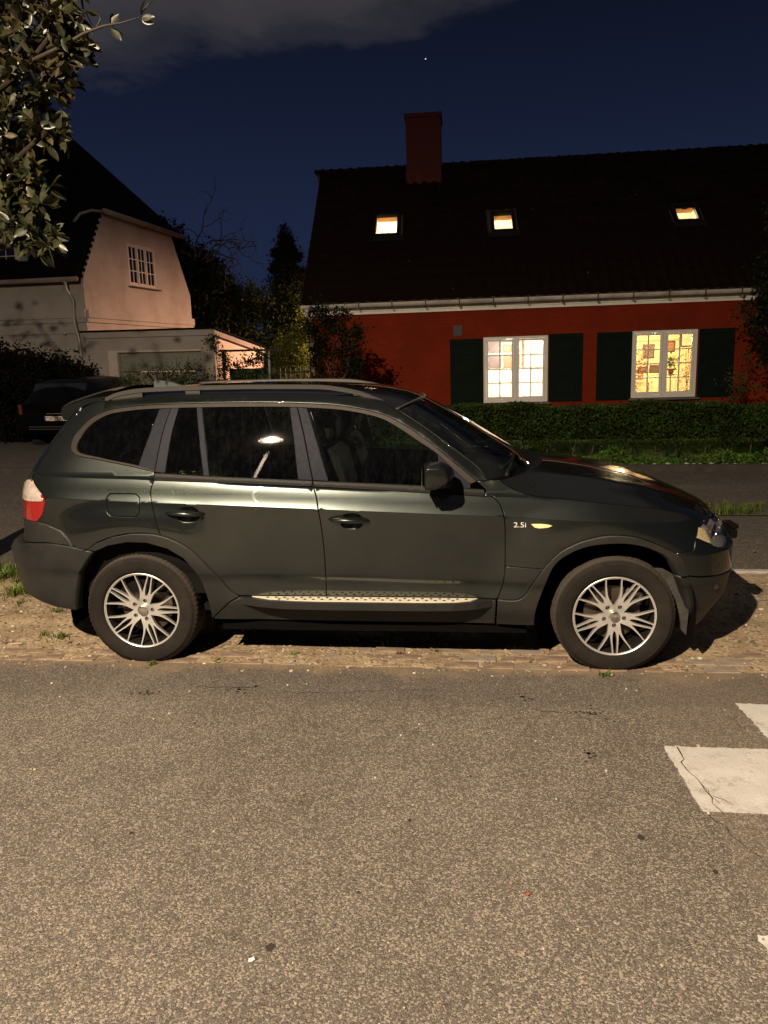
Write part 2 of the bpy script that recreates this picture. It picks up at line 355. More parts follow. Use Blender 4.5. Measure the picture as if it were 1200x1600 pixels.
# pebbles on the verge
g = np.random.default_rng(3); pb = MB(); ico = bmesh.new(); bmesh.ops.create_icosphere(ico, subdivisions=1, radius=1)
iv = np.array([v.co[:] for v in ico.verts]); fi = [[v.index for v in f.verts] for f in ico.faces]; ico.free()
for i in range(2600):
    x = g.uniform(-4.6, 3.4); y = g.uniform(4.2, 6.28) if g.random() < .75 else g.uniform(4.15, 4.7); r = abs(g.normal(0, .0055)) + .003
    if g.random() < .02: r *= 2.4
    r = min(r, .013); z = max(sandh(x, y), 0.)
    q = iv*g.uniform(.7, 1.2, (12, 1))*[r*g.uniform(.8, 1.5), r*g.uniform(.8, 1.4), r*.6]
    pb.add(q + [x, y, z + r*.2], fi)
for i in range(500):
    x = g.uniform(-3.2, 3.2); y = g.uniform(1.6, 4.2); r = abs(g.normal(0, .003)) + .002
    pb.add(iv*[r, r*1.2, r*.6] + [x, y, r*.3], fi)
def peb():
    mt = M('pebble', (.2, .15, .1), .85); t = mt.node_tree; gg = N(t, 'ShaderNodeNewGeometry')
    t.links.new(ramp(t, gg.outputs['Random Per Island'], [(0, (.06, .045, .03)), (.5, (.2, .15, .10)), (.85, (.32, .26, .18)), (1, (.5, .45, .38))]), t.nodes['Principled BSDF'].inputs['Base Color']); return mt
pb.obj('pebbles', peb(), None, False, label='loose pebbles and grit scattered over the sandy verge', cat='gravel', kind='stuff')
# small grass tufts
def blades(name, spots, mat, **kw):
    g = np.random.default_rng(11); v = []; f = []
    for (x, y, z, r, n, h) in spots:
        for i in range(n):
            a = g.uniform(0, 6.283); q = abs(g.normal(0, r*.45)); bx, by = x + q*math.cos(a), y + q*math.sin(a)
            L = h*g.uniform(.4, 1.15); w = g.uniform(.0022, .0045)*(1 + h*2); a2 = a + g.normal(0, .7); lean = g.uniform(.15, .95)
            dx, dy = math.cos(a2), math.sin(a2); sx, sy = -dy*w, dx*w; k = len(v)
            v += [(bx-sx, by-sy, z), (bx+sx, by+sy, z), (bx+dx*L*.35*lean+sx*.8, by+dy*L*.35*lean+sy*.8, z+L*.6), (bx+dx*L*.35*lean-sx*.8, by+dy*L*.35*lean-sy*.8, z+L*.6), (bx+dx*L*lean, by+dy*L*lean, z+L*(1.02-.35*lean))]
            f += [(k, k+1, k+2, k+3), (k+3, k+2, k+4)]
    return mesh_obj(name, v, f, mat, None, False, **kw)
grass_m = leaf_mat('grass_blade', (.045, .085, .018), (.11, .16, .04), .6, .35)
sp = []
for u, y, n, h, r in [(-.36, 4.64, 130, .075, .10), (-.62, 4.66, 60, .045, .09), (-.78, 4.67, 40, .03, .1), (-.12, 4.65, 50, .035, .07), (.12, 4.63, 32, .045, .03), (.37, 4.60, 34, .04, .05), (-.34, 4.44, 14, .03, .03), (-.12, 4.5, 14, .03, .03),
                      (.85, 4.20, 40, .03, .06), (-1.83, 4.22, 26, .03, .06), (-1.6, 4.42, 20, .03, .05), (-2.62, 4.62, 50, .05, .09), (-2.75, 4.66, 20, .04, .05), (-1.0, 4.4, 16, .025, .05), (-2.9, 5.1, 30, .05, .1), (-3.6, 4.9, 40, .05, .12), (-3.3, 5.3, 30, .05, .1), (-1.45, 4.30, 12, .02, .05), (.2, 4.35, 10, .02, .04)]:
    sp.append((u, y, max(sandh(u, y), 0), r, n, h))
for i in range(46):
    x = g.uniform(-5.2, -3.25); y = g.uniform(5.5, 6.25) ; sp.append((x, y, .01, .13, 60, .12))
for i in range(30):
    x = g.uniform(-6.5, -3.9); y = g.uniform(4.9, 6.2); sp.append((x, y, .01, .12, 30, .07))
blades('weeds', sp, grass_m, label='green weeds and grass tufts growing in the verge and between the gutter bricks', cat='grass', kind='stuff')
# road markings: painted bars with worn edges
def paint_mat():
    mt = M('road_paint', (.46, .445, .42), .75, var=.10, vs=5, bump=.35, bs=90); t = mt.node_tree; return mt
pm = paint_mat()
def worn(mt):
    t = mt.node_tree; b = t.nodes['Principled BSDF']; v = N(t, 'ShaderNodeTexCoord').outputs['Object']
    old = b.inputs['Base Color'].links[0].from_socket; a = noise(t, v, 7, 8, .75); f = noise(t, v, 120, 3, .6); s = noise(t, v, 1.7, 4, .6)
    k = ramp(t, mathn(t, 'ADD', mathn(t, 'MULTIPLY', a, .8), mathn(t, 'MULTIPLY', f, .35)), [(.60, 0), (.74, .75)])
    c = mixc(t, k, old, (.20, .17, .14)); c = mixc(t, 1, c, ramp(t, s, [(.3, (.82, .81, .79)), (.7, (1.05, 1.05, 1.05))]), 'MULTIPLY'); t.links.new(c, b.inputs['Base Color'])
worn(pm)
def bar(x0, x1, y0, y1, seed):
    g = np.random.default_rng(seed); pts = []
    def edge(a, b, n):
        for i in range(n): pts.append((a[0]+(b[0]-a[0])*i/n + g.normal(0, .0035), a[1]+(b[1]-a[1])*i/n + g.normal(0, .0035)))
    edge((x0, y0), (x1, y0), 60); edge((x1, y0), (x1, y1), 20); edge((x1, y1), (x0-.02, y1), 60); edge((x0-.02, y1), (x0, y0), 24)
    # a crack runs just inside the left edge
    b = MB(); b.prism(pts, 'z', -.004, .004); return b.obj('road_marking', pm, None, kind='structure')
bar(.985, 1.95, 2.87, 3.39, 1); bar(1.475, 2.45, 3.47, 3.865, 2); bar(.965, 1.95, 1.75, 2.19, 3)
ck = MB(); gg = random.Random(5)
def crack(x, y, dx, dy, n, w, st=.035, zz=.0046):
    P = []
    for i in range(n):
        P.append((x, y, w*(1-.6*i/n)*gg.uniform(.5, 1.4))); x += dx*st + gg.gauss(0, st*.28); y += dy*st + gg.gauss(0, st*.28)
    for i in range(n-1):
        (a, b, w1), (c, d, w2) = P[i], P[i+1]; l = math.hypot(c-a, d-b) + 1e-6; nx, ny = -(d-b)/l, (c-a)/l
        ck.add([(a-nx*w1, b-ny*w1, zz), (a+nx*w1, b+ny*w1, zz), (c+nx*w2, d+ny*w2, zz), (c-nx*w2, d-ny*w2, zz)], [(0, 1, 2, 3)])
crack(1.025, 3.385, .04, -1, 15, .003); crack(1.03, 3.12, .25, -.9, 7, .0022); crack(1.045, 3.0, .5, -.9, 4, .0018)
crack(1.0, 2.86, .25, -1, 22, .0022, zz=.002); crack(-1.1, 3.95, -1, .2, 12, .004, .03, .002); crack(-.95, 3.9, 1, .15, 22, .002, .04, .002); crack(.4, 3.75, 1, -.1, 12, .002, .03, .002)
SPOTS = [(-.576, 2.038, .017), (-1.259, 2.583, .009), (-.18, 2.736, .008), (.699, 2.681, .015), (.914, 2.496, .011), (.066, 3.079, .006), (-.331, 2.306, .006), (-1.314, 3.5, .007)]
STAINS = [(.61, 3.304, .040), (1.304, 3.195, .03), (-1.698, 3.827, .05), (-1.194, 3.903, .08), (.72, 3.72, .07), (.35, 3.9, .06)]
for (x, y, r) in SPOTS:
    n_ = 11; ck.add([(x + r*gg.uniform(.55, 1.2)*math.cos(k*6.283/n_), y + 1.2*r*gg.uniform(.55, 1.2)*math.sin(k*6.283/n_), .0019) for k in range(n_)], [tuple(range(n_))])
for (x, y, r) in STAINS:
    for q in range(20):
        a = gg.uniform(0, 6.283); d = abs(gg.gauss(0, r)); s = gg.uniform(.003, .011); cx_, cy_ = x + d*math.cos(a), y + .8*d*math.sin(a)
        ck.add([(cx_ + s*gg.uniform(.5, 1.3)*math.cos(k*1.0472), cy_ + s*gg.uniform(.5, 1.3)*math.sin(k*1.0472), .0020) for k in range(6)], [tuple(range(6))])
ck.obj('cracks', M('crack_tar', (.034, .029, .025), .9, spec=.1), None, label='thin dark cracks running through the road paint and asphalt', cat='crack', kind='stuff')
# far side of the verge: kerb, path, grass strip, second road, kerb, bed
kerb_m = M('kerb_stone', (.30, .28, .25), .85, var=.25, vs=6, bump=.4, bs=50)
kb = None
kroot = sheet('kerb_footing', -60, 60, 6.30, 6.40, -.01, soil, kind='structure')
for i in range(-9, 9):
    if kb is None:
        q = MB(); q.box(.004, .996, 0, .075, -.08, .032, .008); kb = q.obj('kerb_stone', kerb_m, kroot); k_ = kb
    else: k_ = inst(kb, 'kerb_stone', kroot)
    k_.location = (i, 6.305, rnd.gauss(0, .004)); k_.rotation_euler = (0, rnd.gauss(0, .004), rnd.gauss(0, .003))
sheet('path', -60, 60, 6.385, 8.62, .012, asph2, kind='structure')
sheet('grass_strip_soil', 2.2, 60, 8.62, 9.10, .02, M('strip_soil', (.05, .05, .02), .95, var=.4, vs=9), kind='structure')
sheet('driveway', -60, 2.2, 8.62, 9.10, .008, asph2, kind='structure')
sheet('far_road', -60, 60, 9.10, 12.02, .010, asph2, kind='structure')
g2 = MB(); g2.box(-60, 60, 12.02, 12.16, -.05, .10, .012); g2.obj('far_kerb', M('dark_kerb', (.035, .03, .024), .9, var=.3, vs=5, bump=.4, bs=30), None, kind='structure')
sheet('planting_bed', -4.2, 60, 12.16, 13.2, .07, soil, kind='structure')
sheet('front_lawn', -5, 60, 13.2, 16.4, .06, M('lawn', (.09, .20, .03), .95, var=.4, vs=12, bump=.6, bs=60), kind='structure')
sheet('yard', -60, -4.2, 12.16, 60, .03, M('yard_gravel', (.07, .06, .05), .95, var=.3, vs=4, bump=.6, bs=30), kind='structure')
sp = [(g.uniform(2.25, 7.5), g.uniform(8.66, 9.06), .02, .09, 26, .11) for i in range(150)]
blades('strip_grass', sp, grass_m, label='strip of short grass between the path and the far road', cat='grass', kind='stuff')
sp = [(g.uniform(-.5, 6.5), g.uniform(13.2, 15.2), .06, .12, 30, .09) for i in range(260)]
blades('lawn_grass', sp, leaf_mat('lawn_blade', (.10, .24, .025), (.18, .36, .05), .6, .4), label='lit lawn grass seen under the hedge in front of the red house', cat='grass', kind='stuff')
sp = [(g.uniform(-7.5, -4.2), g.uniform(8.5, 9.0), .01, .12, 16, .08) for i in range(12)]

# ------------------------------------------------------------------ the dark red house
HA, HT, HY = R(.7), .0128, 16.2
hr = empty('red_house', (HY*math.sin(HA), HY*math.cos(HA), 0), (0, -HT, -HA), 'long dark red house with a tiled roof and two lit shuttered windows', 'house')
redm = M('red_plaster', (.165, .0165, .0035), .85, var=.10, vs=1.2, bump=.25, bs=25, dirt=(.105, .011, .0025), ds=.8, spec=.15)
t = redm.node_tree; v = N(t, 'ShaderNodeTexCoord').outputs['Object']; mp = N(t, 'ShaderNodeMapping'); mp.inputs['Rotation'].default_value = (R(90), 0, 0); t.links.new(v, mp.inputs[0])
bk = N(t, 'ShaderNodeTexBrick'); t.links.new(mp.outputs[0], bk.inputs[0]); bk.inputs['Scale'].default_value = 1.0; bk.inputs['Brick Width'].default_value = .24; bk.inputs['Row Height'].default_value = .072; bk.inputs['Mortar Size'].default_value = .006; bk.inputs['Mortar Smooth'].default_value = .4
bk.inputs['Color1'].default_value = (1, 1, 1, 1); bk.inputs['Color2'].default_value = (.80, .80, .80, 1); bk.inputs['Mortar'].default_value = (.72, .72, .72, 1)
pr = t.nodes['Principled BSDF']; old = pr.inputs['Base Color'].links[0].from_socket; t.links.new(mixc(t, .5, old, bk.outputs['Color'], 'MULTIPLY'), pr.inputs['Base Color'])
b2 = N(t, 'ShaderNodeBump'); b2.inputs['Strength'].default_value = .5; b2.inputs['Distance'].default_value = .004; b2.invert = True; t.links.new(bk.outputs['Fac'], b2.inputs['Height']); t.links.new(pr.inputs['Normal'].links[0].from_socket, b2.inputs['Normal']); t.links.new(b2.outputs[0], pr.inputs['Normal'])
whitew = M('white_wood', (.62, .60, .55), .55, var=.05, vs=8)
wins = [(.394, 1.70, .825, 2.164), (3.36, 4.632, .85, 2.186)]
b = MB(); xs = [-3.23, wins[0][0], wins[0][1], wins[1][0], wins[1][1], 8.6]
for i in range(5):
    if i in (1, 3):
        w = wins[i//2]; b.box(xs[i], xs[i+1], 0, .30, -.2, w[2]); b.box(xs[i], xs[i+1], 0, .30, w[3], 2.76)
    else: b.box(xs[i], xs[i+1], 0, .30, -.2, 2.76)
b.obj('front_wall', redm, hr)
b = MB(); b.prism([(.301, -.2), (7.1, -.2), (7.1, 2.76), (3.55, 5.95), (.301, 2.99)], 'x', -3.23, -2.95); b.obj('gable_wall', redm, hr)
b = MB(); b.prism([(.301, -.2), (7.1, -.2), (7.1, 2.76), (3.55, 5.95), (.301, 2.99)], 'x', 8.3, 8.6); b.obj('gable_wall', redm, hr)
b = MB(); b.box(-2.949, 8.299, 6.8, 7.1, -.2, 2.76); b.obj('back_wall', redm, hr)
b = MB(); b.box(-3.3, 8.7, -.06, -.002, 2.755, 2.825); b.box(-3.3, 8.7, -.10, -.002, 2.826, 2.86); b.box(-3.27, 8.65, -.035, -.001, 2.70, 2.754); b.obj('cornice', whitew, hr)
# gutter with brackets and a downpipe
g_ = MB(); n = 9; ring = [(-.235 + .075*math.cos(t), 2.90 + .085*math.sin(t)) for t in np.linspace(math.pi, 2*math.pi, n)]
ring += [(-.235 + .066*math.cos(t), 2.90 + .076*math.sin(t)) for t in np.linspace(2*math.pi, math.pi, n)]
g_.prism(ring, 'x', -3.30, 8.7); g_.obj('gutter', M('gutter_zinc', (.50, .47, .42), .5, .1, var=.12, vs=3, dirt=(.2, .18, .15), ds=4), hr, 'auto')
br = MB(); br.prism([(-.325, 2.93), (-.312, 2.79), (-.16, 2.79), (-.16, 2.80), (-.30, 2.80), (-.313, 2.93)], 'x', -.012, .012); brs = None
for i in range(18):
    x = -2.78 + i*.675
    brs0 = br.obj('gutter_bracket', M('bracket_dark', (.03, .025, .02), .6), hr) if brs is None else inst(brs, 'gutter_bracket', hr)
    brs = brs or brs0; brs0.location = (x, 0, 0)
p = MB(); p.tube([(-3.2, -.235, 2.83), (-3.19, -.2, 2.74), (-3.14, -.075, 2.62), (-3.14, -.07, 0)], .042, 12); p.obj('downpipe', M('downpipe_zinc', (.42, .40, .36), .5, .2, var=.15, vs=4), hr, True)
for z in (2.1, 1.0):
    q = MB(); q.lathe([(.045, -.015), (.052, -.015), (.052, .015), (.045, .015)], 14, 'z', (-3.14, -.07, z)); q.obj('pipe_clamp', whitew, hr)
v_ = MB(); v_.box(-.206, -.03, -.015, .0, 2.20, 2.405)
for k in range(7): v_.box(-.19, -.045, -.022, -.0155, 2.215+k*.026, 2.23+k*.026)
v_.obj('wall_vent', M('vent_dark', (.03, .02, .015), .6), hr)
# windows: frame, two sashes with glazing bars, a pane in every field, sill
wp = glass_mat('house_glass', (.97, .97, .95), .0, .04)
def casement(parent, x0, x1, z0, z1, y, name='window', cols=2, rows=4, sash=2, mat=None, pm=None, axis=None, fr=.055, st=.045, bar_=.022, sill=True):
    mat = mat or whitew; pm = pm or wp
    w = MB(); w.box(x0, x1, y, y+.10, z1-fr, z1); w.box(x0, x1, y, y+.10, z0, z0+fr); w.box(x0, x0+fr, y, y+.10, z0+fr, z1-fr); w.box(x1-fr, x1, y, y+.10, z0+fr, z1-fr)
    sw = (x1-x0-2*fr)/sash
    for i in range(1, sash): w.box(x0+fr+sw*i-.03, x0+fr+sw*i+.03, y-.012, y+.10, z0+fr, z1-fr)
    win = w.obj(name, mat, parent)
    for i in range(sash):
        a, c = x0+fr+sw*i+(.03 if i else 0), x0+fr+sw*(i+1)-(.03 if i < sash-1 else 0)
        q = MB(); ya, yb = y+.012, y+.06
        q.box(a+.004, c-.004, ya, yb, z1-fr-st, z1-fr-.003); q.box(a+.004, c-.004, ya, yb, z0+fr+.003, z0+fr+st+.015); q.box(a+.004, a+st, ya, yb, z0+fr+st+.015, z1-fr-st); q.box(c-st, c-.004, ya, yb, z0+fr+st+.015, z1-fr-st)
        X0, X1, Z0, Z1 = a+st, c-st, z0+fr+st+.015, z1-fr-st
        for k in range(1, cols): xx = X0+(X1-X0)*k/cols; q.box(xx-bar_/2, xx+bar_/2, ya+.006, yb-.01, Z0, Z1)
        for k in range(1, rows):
            zz = Z0+(Z1-Z0)*k/rows
            for c2 in range(cols):
                xa = X0+(X1-X0)*c2/cols + (bar_/2+.0005 if c2 else 0); xb = X0+(X1-X0)*(c2+1)/cols - (bar_/2+.0005 if c2 < cols-1 else 0); q.box(xa, xb, ya+.006, yb-.01, zz-bar_/2, zz+bar_/2)
        q.obj('sash', mat, win)
        for c2 in range(cols):
            for k in range(rows):
                g3 = MB(); g3.box(X0+(X1-X0)*c2/cols+.002, X0+(X1-X0)*(c2+1)/cols-.002, y+.034, y+.037, Z0+(Z1-Z0)*k/rows+.002, Z0+(Z1-Z0)*(k+1)/rows-.002); g3.obj('pane', pm, win)
    if sill: s_ = MB(); s_.box(x0-.06, x1+.06, y-.14, y-.001, z0-.045, z0-.008, .006); s_.obj('sill', M('sill_slate', (.09, .08, .07), .7, var=.2), win)
    return win
for w in wins: casement(hr, *w[:2], *w[2:], .03)
# shutters: framed, panelled, hung on iron hinges, slightly ajar from the wall
shm = M('shutter_green', (.0030, .0070, .0045), .7, var=.25, vs=5, spec=.08)
for (x0, x1, z0, z1) in [(-.285, .378, .812, 2.135), (1.716, 2.382, .832, 2.178), (2.664, 3.34, .83, 2.172), (4.648, 5.318, .845, 2.178)]:
    s_ = MB(); y0, y1 = -.055, -.015; st = .075
    s_.box(x0, x0+st, y0, y1, z0, z1, .004); s_.box(x1-st, x1, y0, y1, z0, z1, .004)
    zs = [z0, z0+.10, z0+.46, z0+.53, z0+.88, z0+.95, z1-.09, z1]
    for k in (0, 2, 4, 6): s_.box(x0+st+.001, x1-st-.001, y0+.001, y1-.001, zs[k], zs[k+1])
    sh = s_.obj('shutter', shm, hr)
    for k in (1, 3, 5):
        p = MB(); p.box(x0+st+.002, x1-st-.002, y0+.016, y1-.006, zs[k]+.001, zs[k+1]-.001); p.box(x0+st+.05, x1-st-.05, y0+.006, y0+.0155, zs[k]+.05, zs[k+1]-.05, .006); p.obj('panel', shm, sh)
    i = MB(); hx = x0 + (.5 if x0 < 0 or 2.5 < x0 < 3 else .14)
    i.box((x0+x1)/2-.01+.16, (x0+x1)/2+.012+.16, -.04, .0, z0-.06, z0-.002); i.obj('shutter_catch', M('iron_black', (.015, .013, .012), .6, .5), sh)
# roof: boarding with openings for three skylights, then pantiles laid one by one
SL = math.hypot(3.7, 3.32); sa = math.atan2(3.32, 3.7); SHR = -.03
def rp(u, s, h=0):   # point on the front roof slope: along the eave, up the slope, above the slope
    w = -.30 + s*math.cos(sa) - h*math.sin(sa); z = 2.93 + s*math.sin(sa) + h*math.cos(sa)
    return (u + SHR*s*math.cos(sa), w, z)
def s_of_w(w): return (w+.30)/math.cos(sa)
sky_l = [(-1.835, -1.385, s_of_w(1.37), s_of_w(1.90)), (.735, 1.115, s_of_w(1.335), s_of_w(1.785)), (4.55, 4.95, s_of_w(1.36), s_of_w(1.74))]
UL, UR = -3.27, 8.75
roofm = M('roof_board', (.05, .03, .02), .9); b = MB()
us = [UL+.03] + [q for s in sky_l for q in (s[0]-.03, s[1]+.03)] + [UR-.03]
def slab(u0, u1, s0, s1, h0, h1): b.add([rp(u0,s0,h0),rp(u1,s0,h0),rp(u1,s1,h0),rp(u0,s1,h0),rp(u0,s0,h1),rp(u1,s0,h1),rp(u1,s1,h1),rp(u0,s1,h1)],[(0,3,2,1),(4,5,6,7),(0,1,5,4),(1,2,6,5),(2,3,7,6),(3,0,4,7)])
for i in range(7):
    if i % 2 == 0: slab(us[i], us[i+1], .02, SL, -.06, -.01)
    else:
        q = sky_l[i//2]; slab(us[i], us[i+1], .02, q[2]-.03, -.06, -.01); slab(us[i], us[i+1], q[3]+.03, SL, -.06, -.01)
b.obj('roof_boarding', roofm, hr)
b = MB(); b.add([rp(UL,SL,-.06)[:1]+(3.4,6.19), (UR-.26,3.4,6.19), (UR,7.3,2.9), (UL,7.3,2.9), (UL-.26,3.4,6.25), (UR-.26,3.4,6.25), (UR,7.35,2.95), (UL,7.35,2.95)], [(0,1,2,3),(7,6,5,4),(0,4,5,1),(3,2,6,7),(0,3,7,4),(1,5,6,2)]); b.obj('rear_roof', roofm, hr)
tile_m = M('roof_tile', (.009, .0030, .0017), .85, var=.5, vs=2.5, bump=.4, bs=20, dirt=(.005, .0045, .0035), ds=2, spec=.08)
TW, TE = .226, .335
def tile_geo():
    v = []; f = []; n = 9; prof = [(TW*1.08*(i/(n-1)) - .02, .020*math.cos(2*math.pi*(i/(n-1)) - .5) + .012*(i/(n-1) > .8)) for i in range(n)]
    for (s, h) in ((-.03, .020), (TE+.03, -.004)):
        for t_ in (0, .014):
            for (u, z) in prof: v.append((u, s, z + h + t_))
    for i in range(n-1): f += [(i, i+1, 2*n+i+1, 2*n+i), (n+i, 3*n+i, 3*n+i+1, n+i+1), (i, n+i, n+i+1, i+1)]
    f += [(0, 2*n, 3*n, n), (n-1, 2*n-1, 4*n-1, 3*n-1)]
    return v, f
tv, tf = tile_geo(); tsrc = None; rest = MB(); ncol = int((UR-UL)/TW); nrow = int((SL-.02)/TE)+1; cnt = 0
rotm = Matrix.Rotation(sa, 4, 'X')
for r in range(nrow):
    for c in range(ncol):
        u, s = UL + c*TW, .02 + r*TE
        if any(q[0]-.12 < u+TW*.5 < q[1]+.12 and q[2]-.14 < s+TE*.5 < q[3]+.12 for q in sky_l): continue
        if any(-1.34 < u+TW*.5+SHR*3.4 < -.44 and s > 4.25 for _ in (0,)): continue
        if s + TE > SL + .12: continue
        j = (rnd.gauss(0, .004), rnd.gauss(0, .006), rnd.gauss(0, .003))
        if r < 7 and c < 43 and cnt < 299:
            cnt += 1
            if tsrc is None: tsrc = mesh_obj('tile', tv, tf, tile_m, hr); o = tsrc
            else: o = inst(tsrc, 'tile', hr)
            P = rp(u, s + j[1], .0); o.location = P; o.rotation_euler = (sa + rnd.gauss(0, .008), rnd.gauss(0, .01), -SHR*0 + rnd.gauss(0, .006))
        else:
            rest.add([rp(u + q[0] + j[0], s + q[1] + j[1], q[2] + j[2]) for q in tv], tf)
rest.obj('tiles', tile_m, hr, kind='stuff')
rt_ = None
for i in range(32):
    u = UL - .28 + i*.385
    if -1.35 < u + .2 < -.48: continue
    if rt_ is None:
        q = MB(); rs = [(.115*math.cos(t), .085*math.sin(t)) for t in np.linspace(-.3, math.pi+.3, 9)]; rs += [(.100*math.cos(t), .07*math.sin(t)) for t in np.linspace(math.pi+.3, -.3, 9)]
        q.prism(rs, 'x', 0, .41); rt_ = q.obj('ridge_tile', tile_m, hr); o = rt_
    else: o = inst(rt_, 'ridge_tile', hr)
    o.location = (u, 3.41, 6.235 + rnd.gauss(0, .006)); o.rotation_euler = (0, .035, rnd.gauss(0, .01))
# skylights: timber lining, frame, pane
wood = M('pine_lining', (.70, .48, .25), .6, var=.15, vs=4)
for (u0, u1, s0, s1) in sky_l:
    f = MB()
    def sb(mb, a, c, d, e, h0, h1): mb.add([rp(a,d,h0),rp(c,d,h0),rp(c,e,h0),rp(a,e,h0),rp(a,d,h1),rp(c,d,h1),rp(c,e,h1),rp(a,e,h1)],[(0,3,2,1),(4,5,6,7),(0,1,5,4),(1,2,6,5),(2,3,7,6),(3,0,4,7)])
    sb(f, u0-.07, u0, s0-.07, s1+.07, -.02, .065); sb(f, u1, u1+.07, s0-.07, s1+.07, -.02, .065); sb(f, u0, u1, s0-.07, s0, -.02, .064); sb(f, u0, u1, s1, s1+.07, -.02, .064)
    so = f.obj('skylight', M('skylight_flashing', (.004, .0035, .003), .7, spec=.2), hr)
    l = MB(); sb(l, u0-.02, u0, s0, s1, -.13, -.021); sb(l, u1, u1+.02, s0, s1, -.13, -.021); sb(l, u0, u1, s0-.02, s0, -.13, -.021); sb(l, u0, u1, s1, s1+.02, -.13, -.021); l.obj('lining', wood, so)
    g3 = MB(); sb(g3, u0+.001, u1-.001, s0+.001, s1-.001, .03, .034); g3.obj('pane', wp, so)
    ap = MB(); sb(ap, u0-.14, u1+.14, s0-.27, s0-.072, .045, .053); ap.obj('apron', M('apron_lead', (.006, .0055, .005), .7, var=.2, spec=.2), so)
# chimney
b = MB(); b.box(-1.29, -.485, 2.86, 3.66, 5.7, 7.20); b.box(-1.32, -.455, 2.83, 3.69, 7.201, 7.29); b.box(-1.20, -.58, 2.95, 3.57, 7.2905, 7.31)
b.obj('chimney', M('chimney_red', (.06, .005, .0025), .85, var=.12, vs=2, bump=.3, bs=30), hr)
# rooms behind the windows
cream = M('room_paint_cream', (.80, .66, .40), .8); pale = M('room_paint_white', (.82, .80, .72), .8); rfloor = M('room_floor', (.35, .22, .12), .5)
def room(x0, x1, mat, z0=.25):
    b = MB(); b.box(x0, x1, 3.9, 4.0, z0, 2.68); b.obj('room_back_wall', mat, hr)
    b = MB(); b.box(x0-.08, x0-.001, .31, 4.0, z0, 2.68); b.obj('room_side_wall', mat, hr); b = MB(); b.box(x1+.001, x1+.08, .31, 4.0, z0, 2.68); b.obj('room_side_wall', mat, hr)
    b = MB(); b.box(x0-.08, x1+.08, .305, 4.0, 2.681, 2.74); b.obj('room_ceiling', pale, hr)
    b = MB(); b.box(x0-.08, x1+.08, .305, 4.0, z0-.06, z0-.001); b.obj('room_floor', rfloor, hr)
room(-.75, 2.30, pale); room(2.50, 6.0, cream)
def toworld(p): return hr_m @ Vector(p)
hr_m = Matrix.Translation(hr.location) @ hr.rotation_euler.to_matrix().to_4x4()
def thing_in_house(name, label, cat, p, group=None):
    o = empty(name, toworld(p), (0, -HT, -HA), label, cat, group); return o
def pendant(p, watts, col, label, rad=.16):
    r = thing_in_house('ceiling_lamp', label, 'ceiling lamp', (p[0], p[1], p[2]))
    c = MB(); c.tube([(0, 0, .2), (0, 0, 2.68-p[2])], .006, 6); c.obj('cord', M('cord_dark', (.05, .05, .05), .5), r)
    s_ = MB(); s_.lathe([(.02, .2), (.09, .18), (.17, .10), (.20, .0), (.195, .0), (.165, .09), (.085, .17), (.02, .19)], 24); s_.obj('lamp_shade', M('shade_white', (.8, .78, .7), .5), r, True)
    l = point_light('room_light', toworld((p[0], p[1], p[2]-.05)), watts, col, .09)
pendant((1.05, 2.0, 2.05), ROOM_W*1.4, (1, .86, .68), 'ceiling lamp over the kitchen behind the left lit window')
pendant((4.3, 2.2, 2.15), ROOM_W, (1, .74, .42), 'ceiling lamp in the room behind the right lit window')
# kitchen: wall cupboards, white half curtain across the lower panes
t = thing_in_house('wall_cupboard', 'wooden wall cupboards behind the left lit window, upper left panes', 'cupboard', (0, 0, 0)); cw = M('cupboard_oak', (.24, .09, .035), .5, var=.2, vs=6); cg = M('cupboard_grey', (.09, .06, .06), .5, var=.2, vs=6)
b = MB(); b.box(.45, 1.42, 3.5, 3.89, 1.05, 2.5); b.obj('carcass', M('cupboard_white', (.6, .45, .32), .5), t)
for i, (x0, x1, z0, z1, mm) in enumerate([(.50, .92, 1.85, 2.30, cg), (.97, 1.37, 1.85, 2.30, cw), (.50, .92, 1.35, 1.80, cg), (.97, 1.37, 1.35, 1.80, cw)]):
    b = MB(); b.box(x0, x1, 3.46, 3.499, z0, z1, .01); b.box(x0+.07, x1-.07, 3.45, 3.459, z0+.07, z1-.07); b.obj('door', mm, t)
t = thing_in_house('half_curtain', 'white half curtain across the lower panes of the left lit window', 'curtain', (0, 0, 0))
v = []; f = []; nx = 60
for i in range(nx+1):
    x = .42 + 1.26*i/nx; y = .21 + .018*math.sin(i*.9) + .006*math.sin(i*2.3)
    v += [(x, y, .84), (x, y*1.0, 1.52)]
for i in range(nx): f.append((2*i, 2*i+2, 2*i+3, 2*i+1))
cm = bpy.data.materials.new('sheer_cotton'); cm.use_nodes = True; tt = cm.node_tree; tt.nodes.clear(); d1 = N(tt, 'ShaderNodeBsdfDiffuse'); d1.inputs[0].default_value = (.9, .88, .84, 1); d2 = N(tt, 'ShaderNodeBsdfTranslucent'); d2.inputs[0].default_value = (.95, .93, .88, 1)
mx = N(tt, 'ShaderNodeMixShader'); mx.inputs[0].default_value = .6; tt.links.new(d1.outputs[0], mx.inputs[1]); tt.links.new(d2.outputs[0], mx.inputs[2]); oo = N(tt, 'ShaderNodeOutputMaterial'); tt.links.new(mx.outputs[0], oo.inputs[0])
mesh_obj('cloth', v, f, cm, t, True); b = MB(); b.tube([(.42, .21, 1.525), (1.68, .21, 1.525)], .006, 6); b.obj('rail', M('brass', (.6, .4, .15), .3, 1.), t)
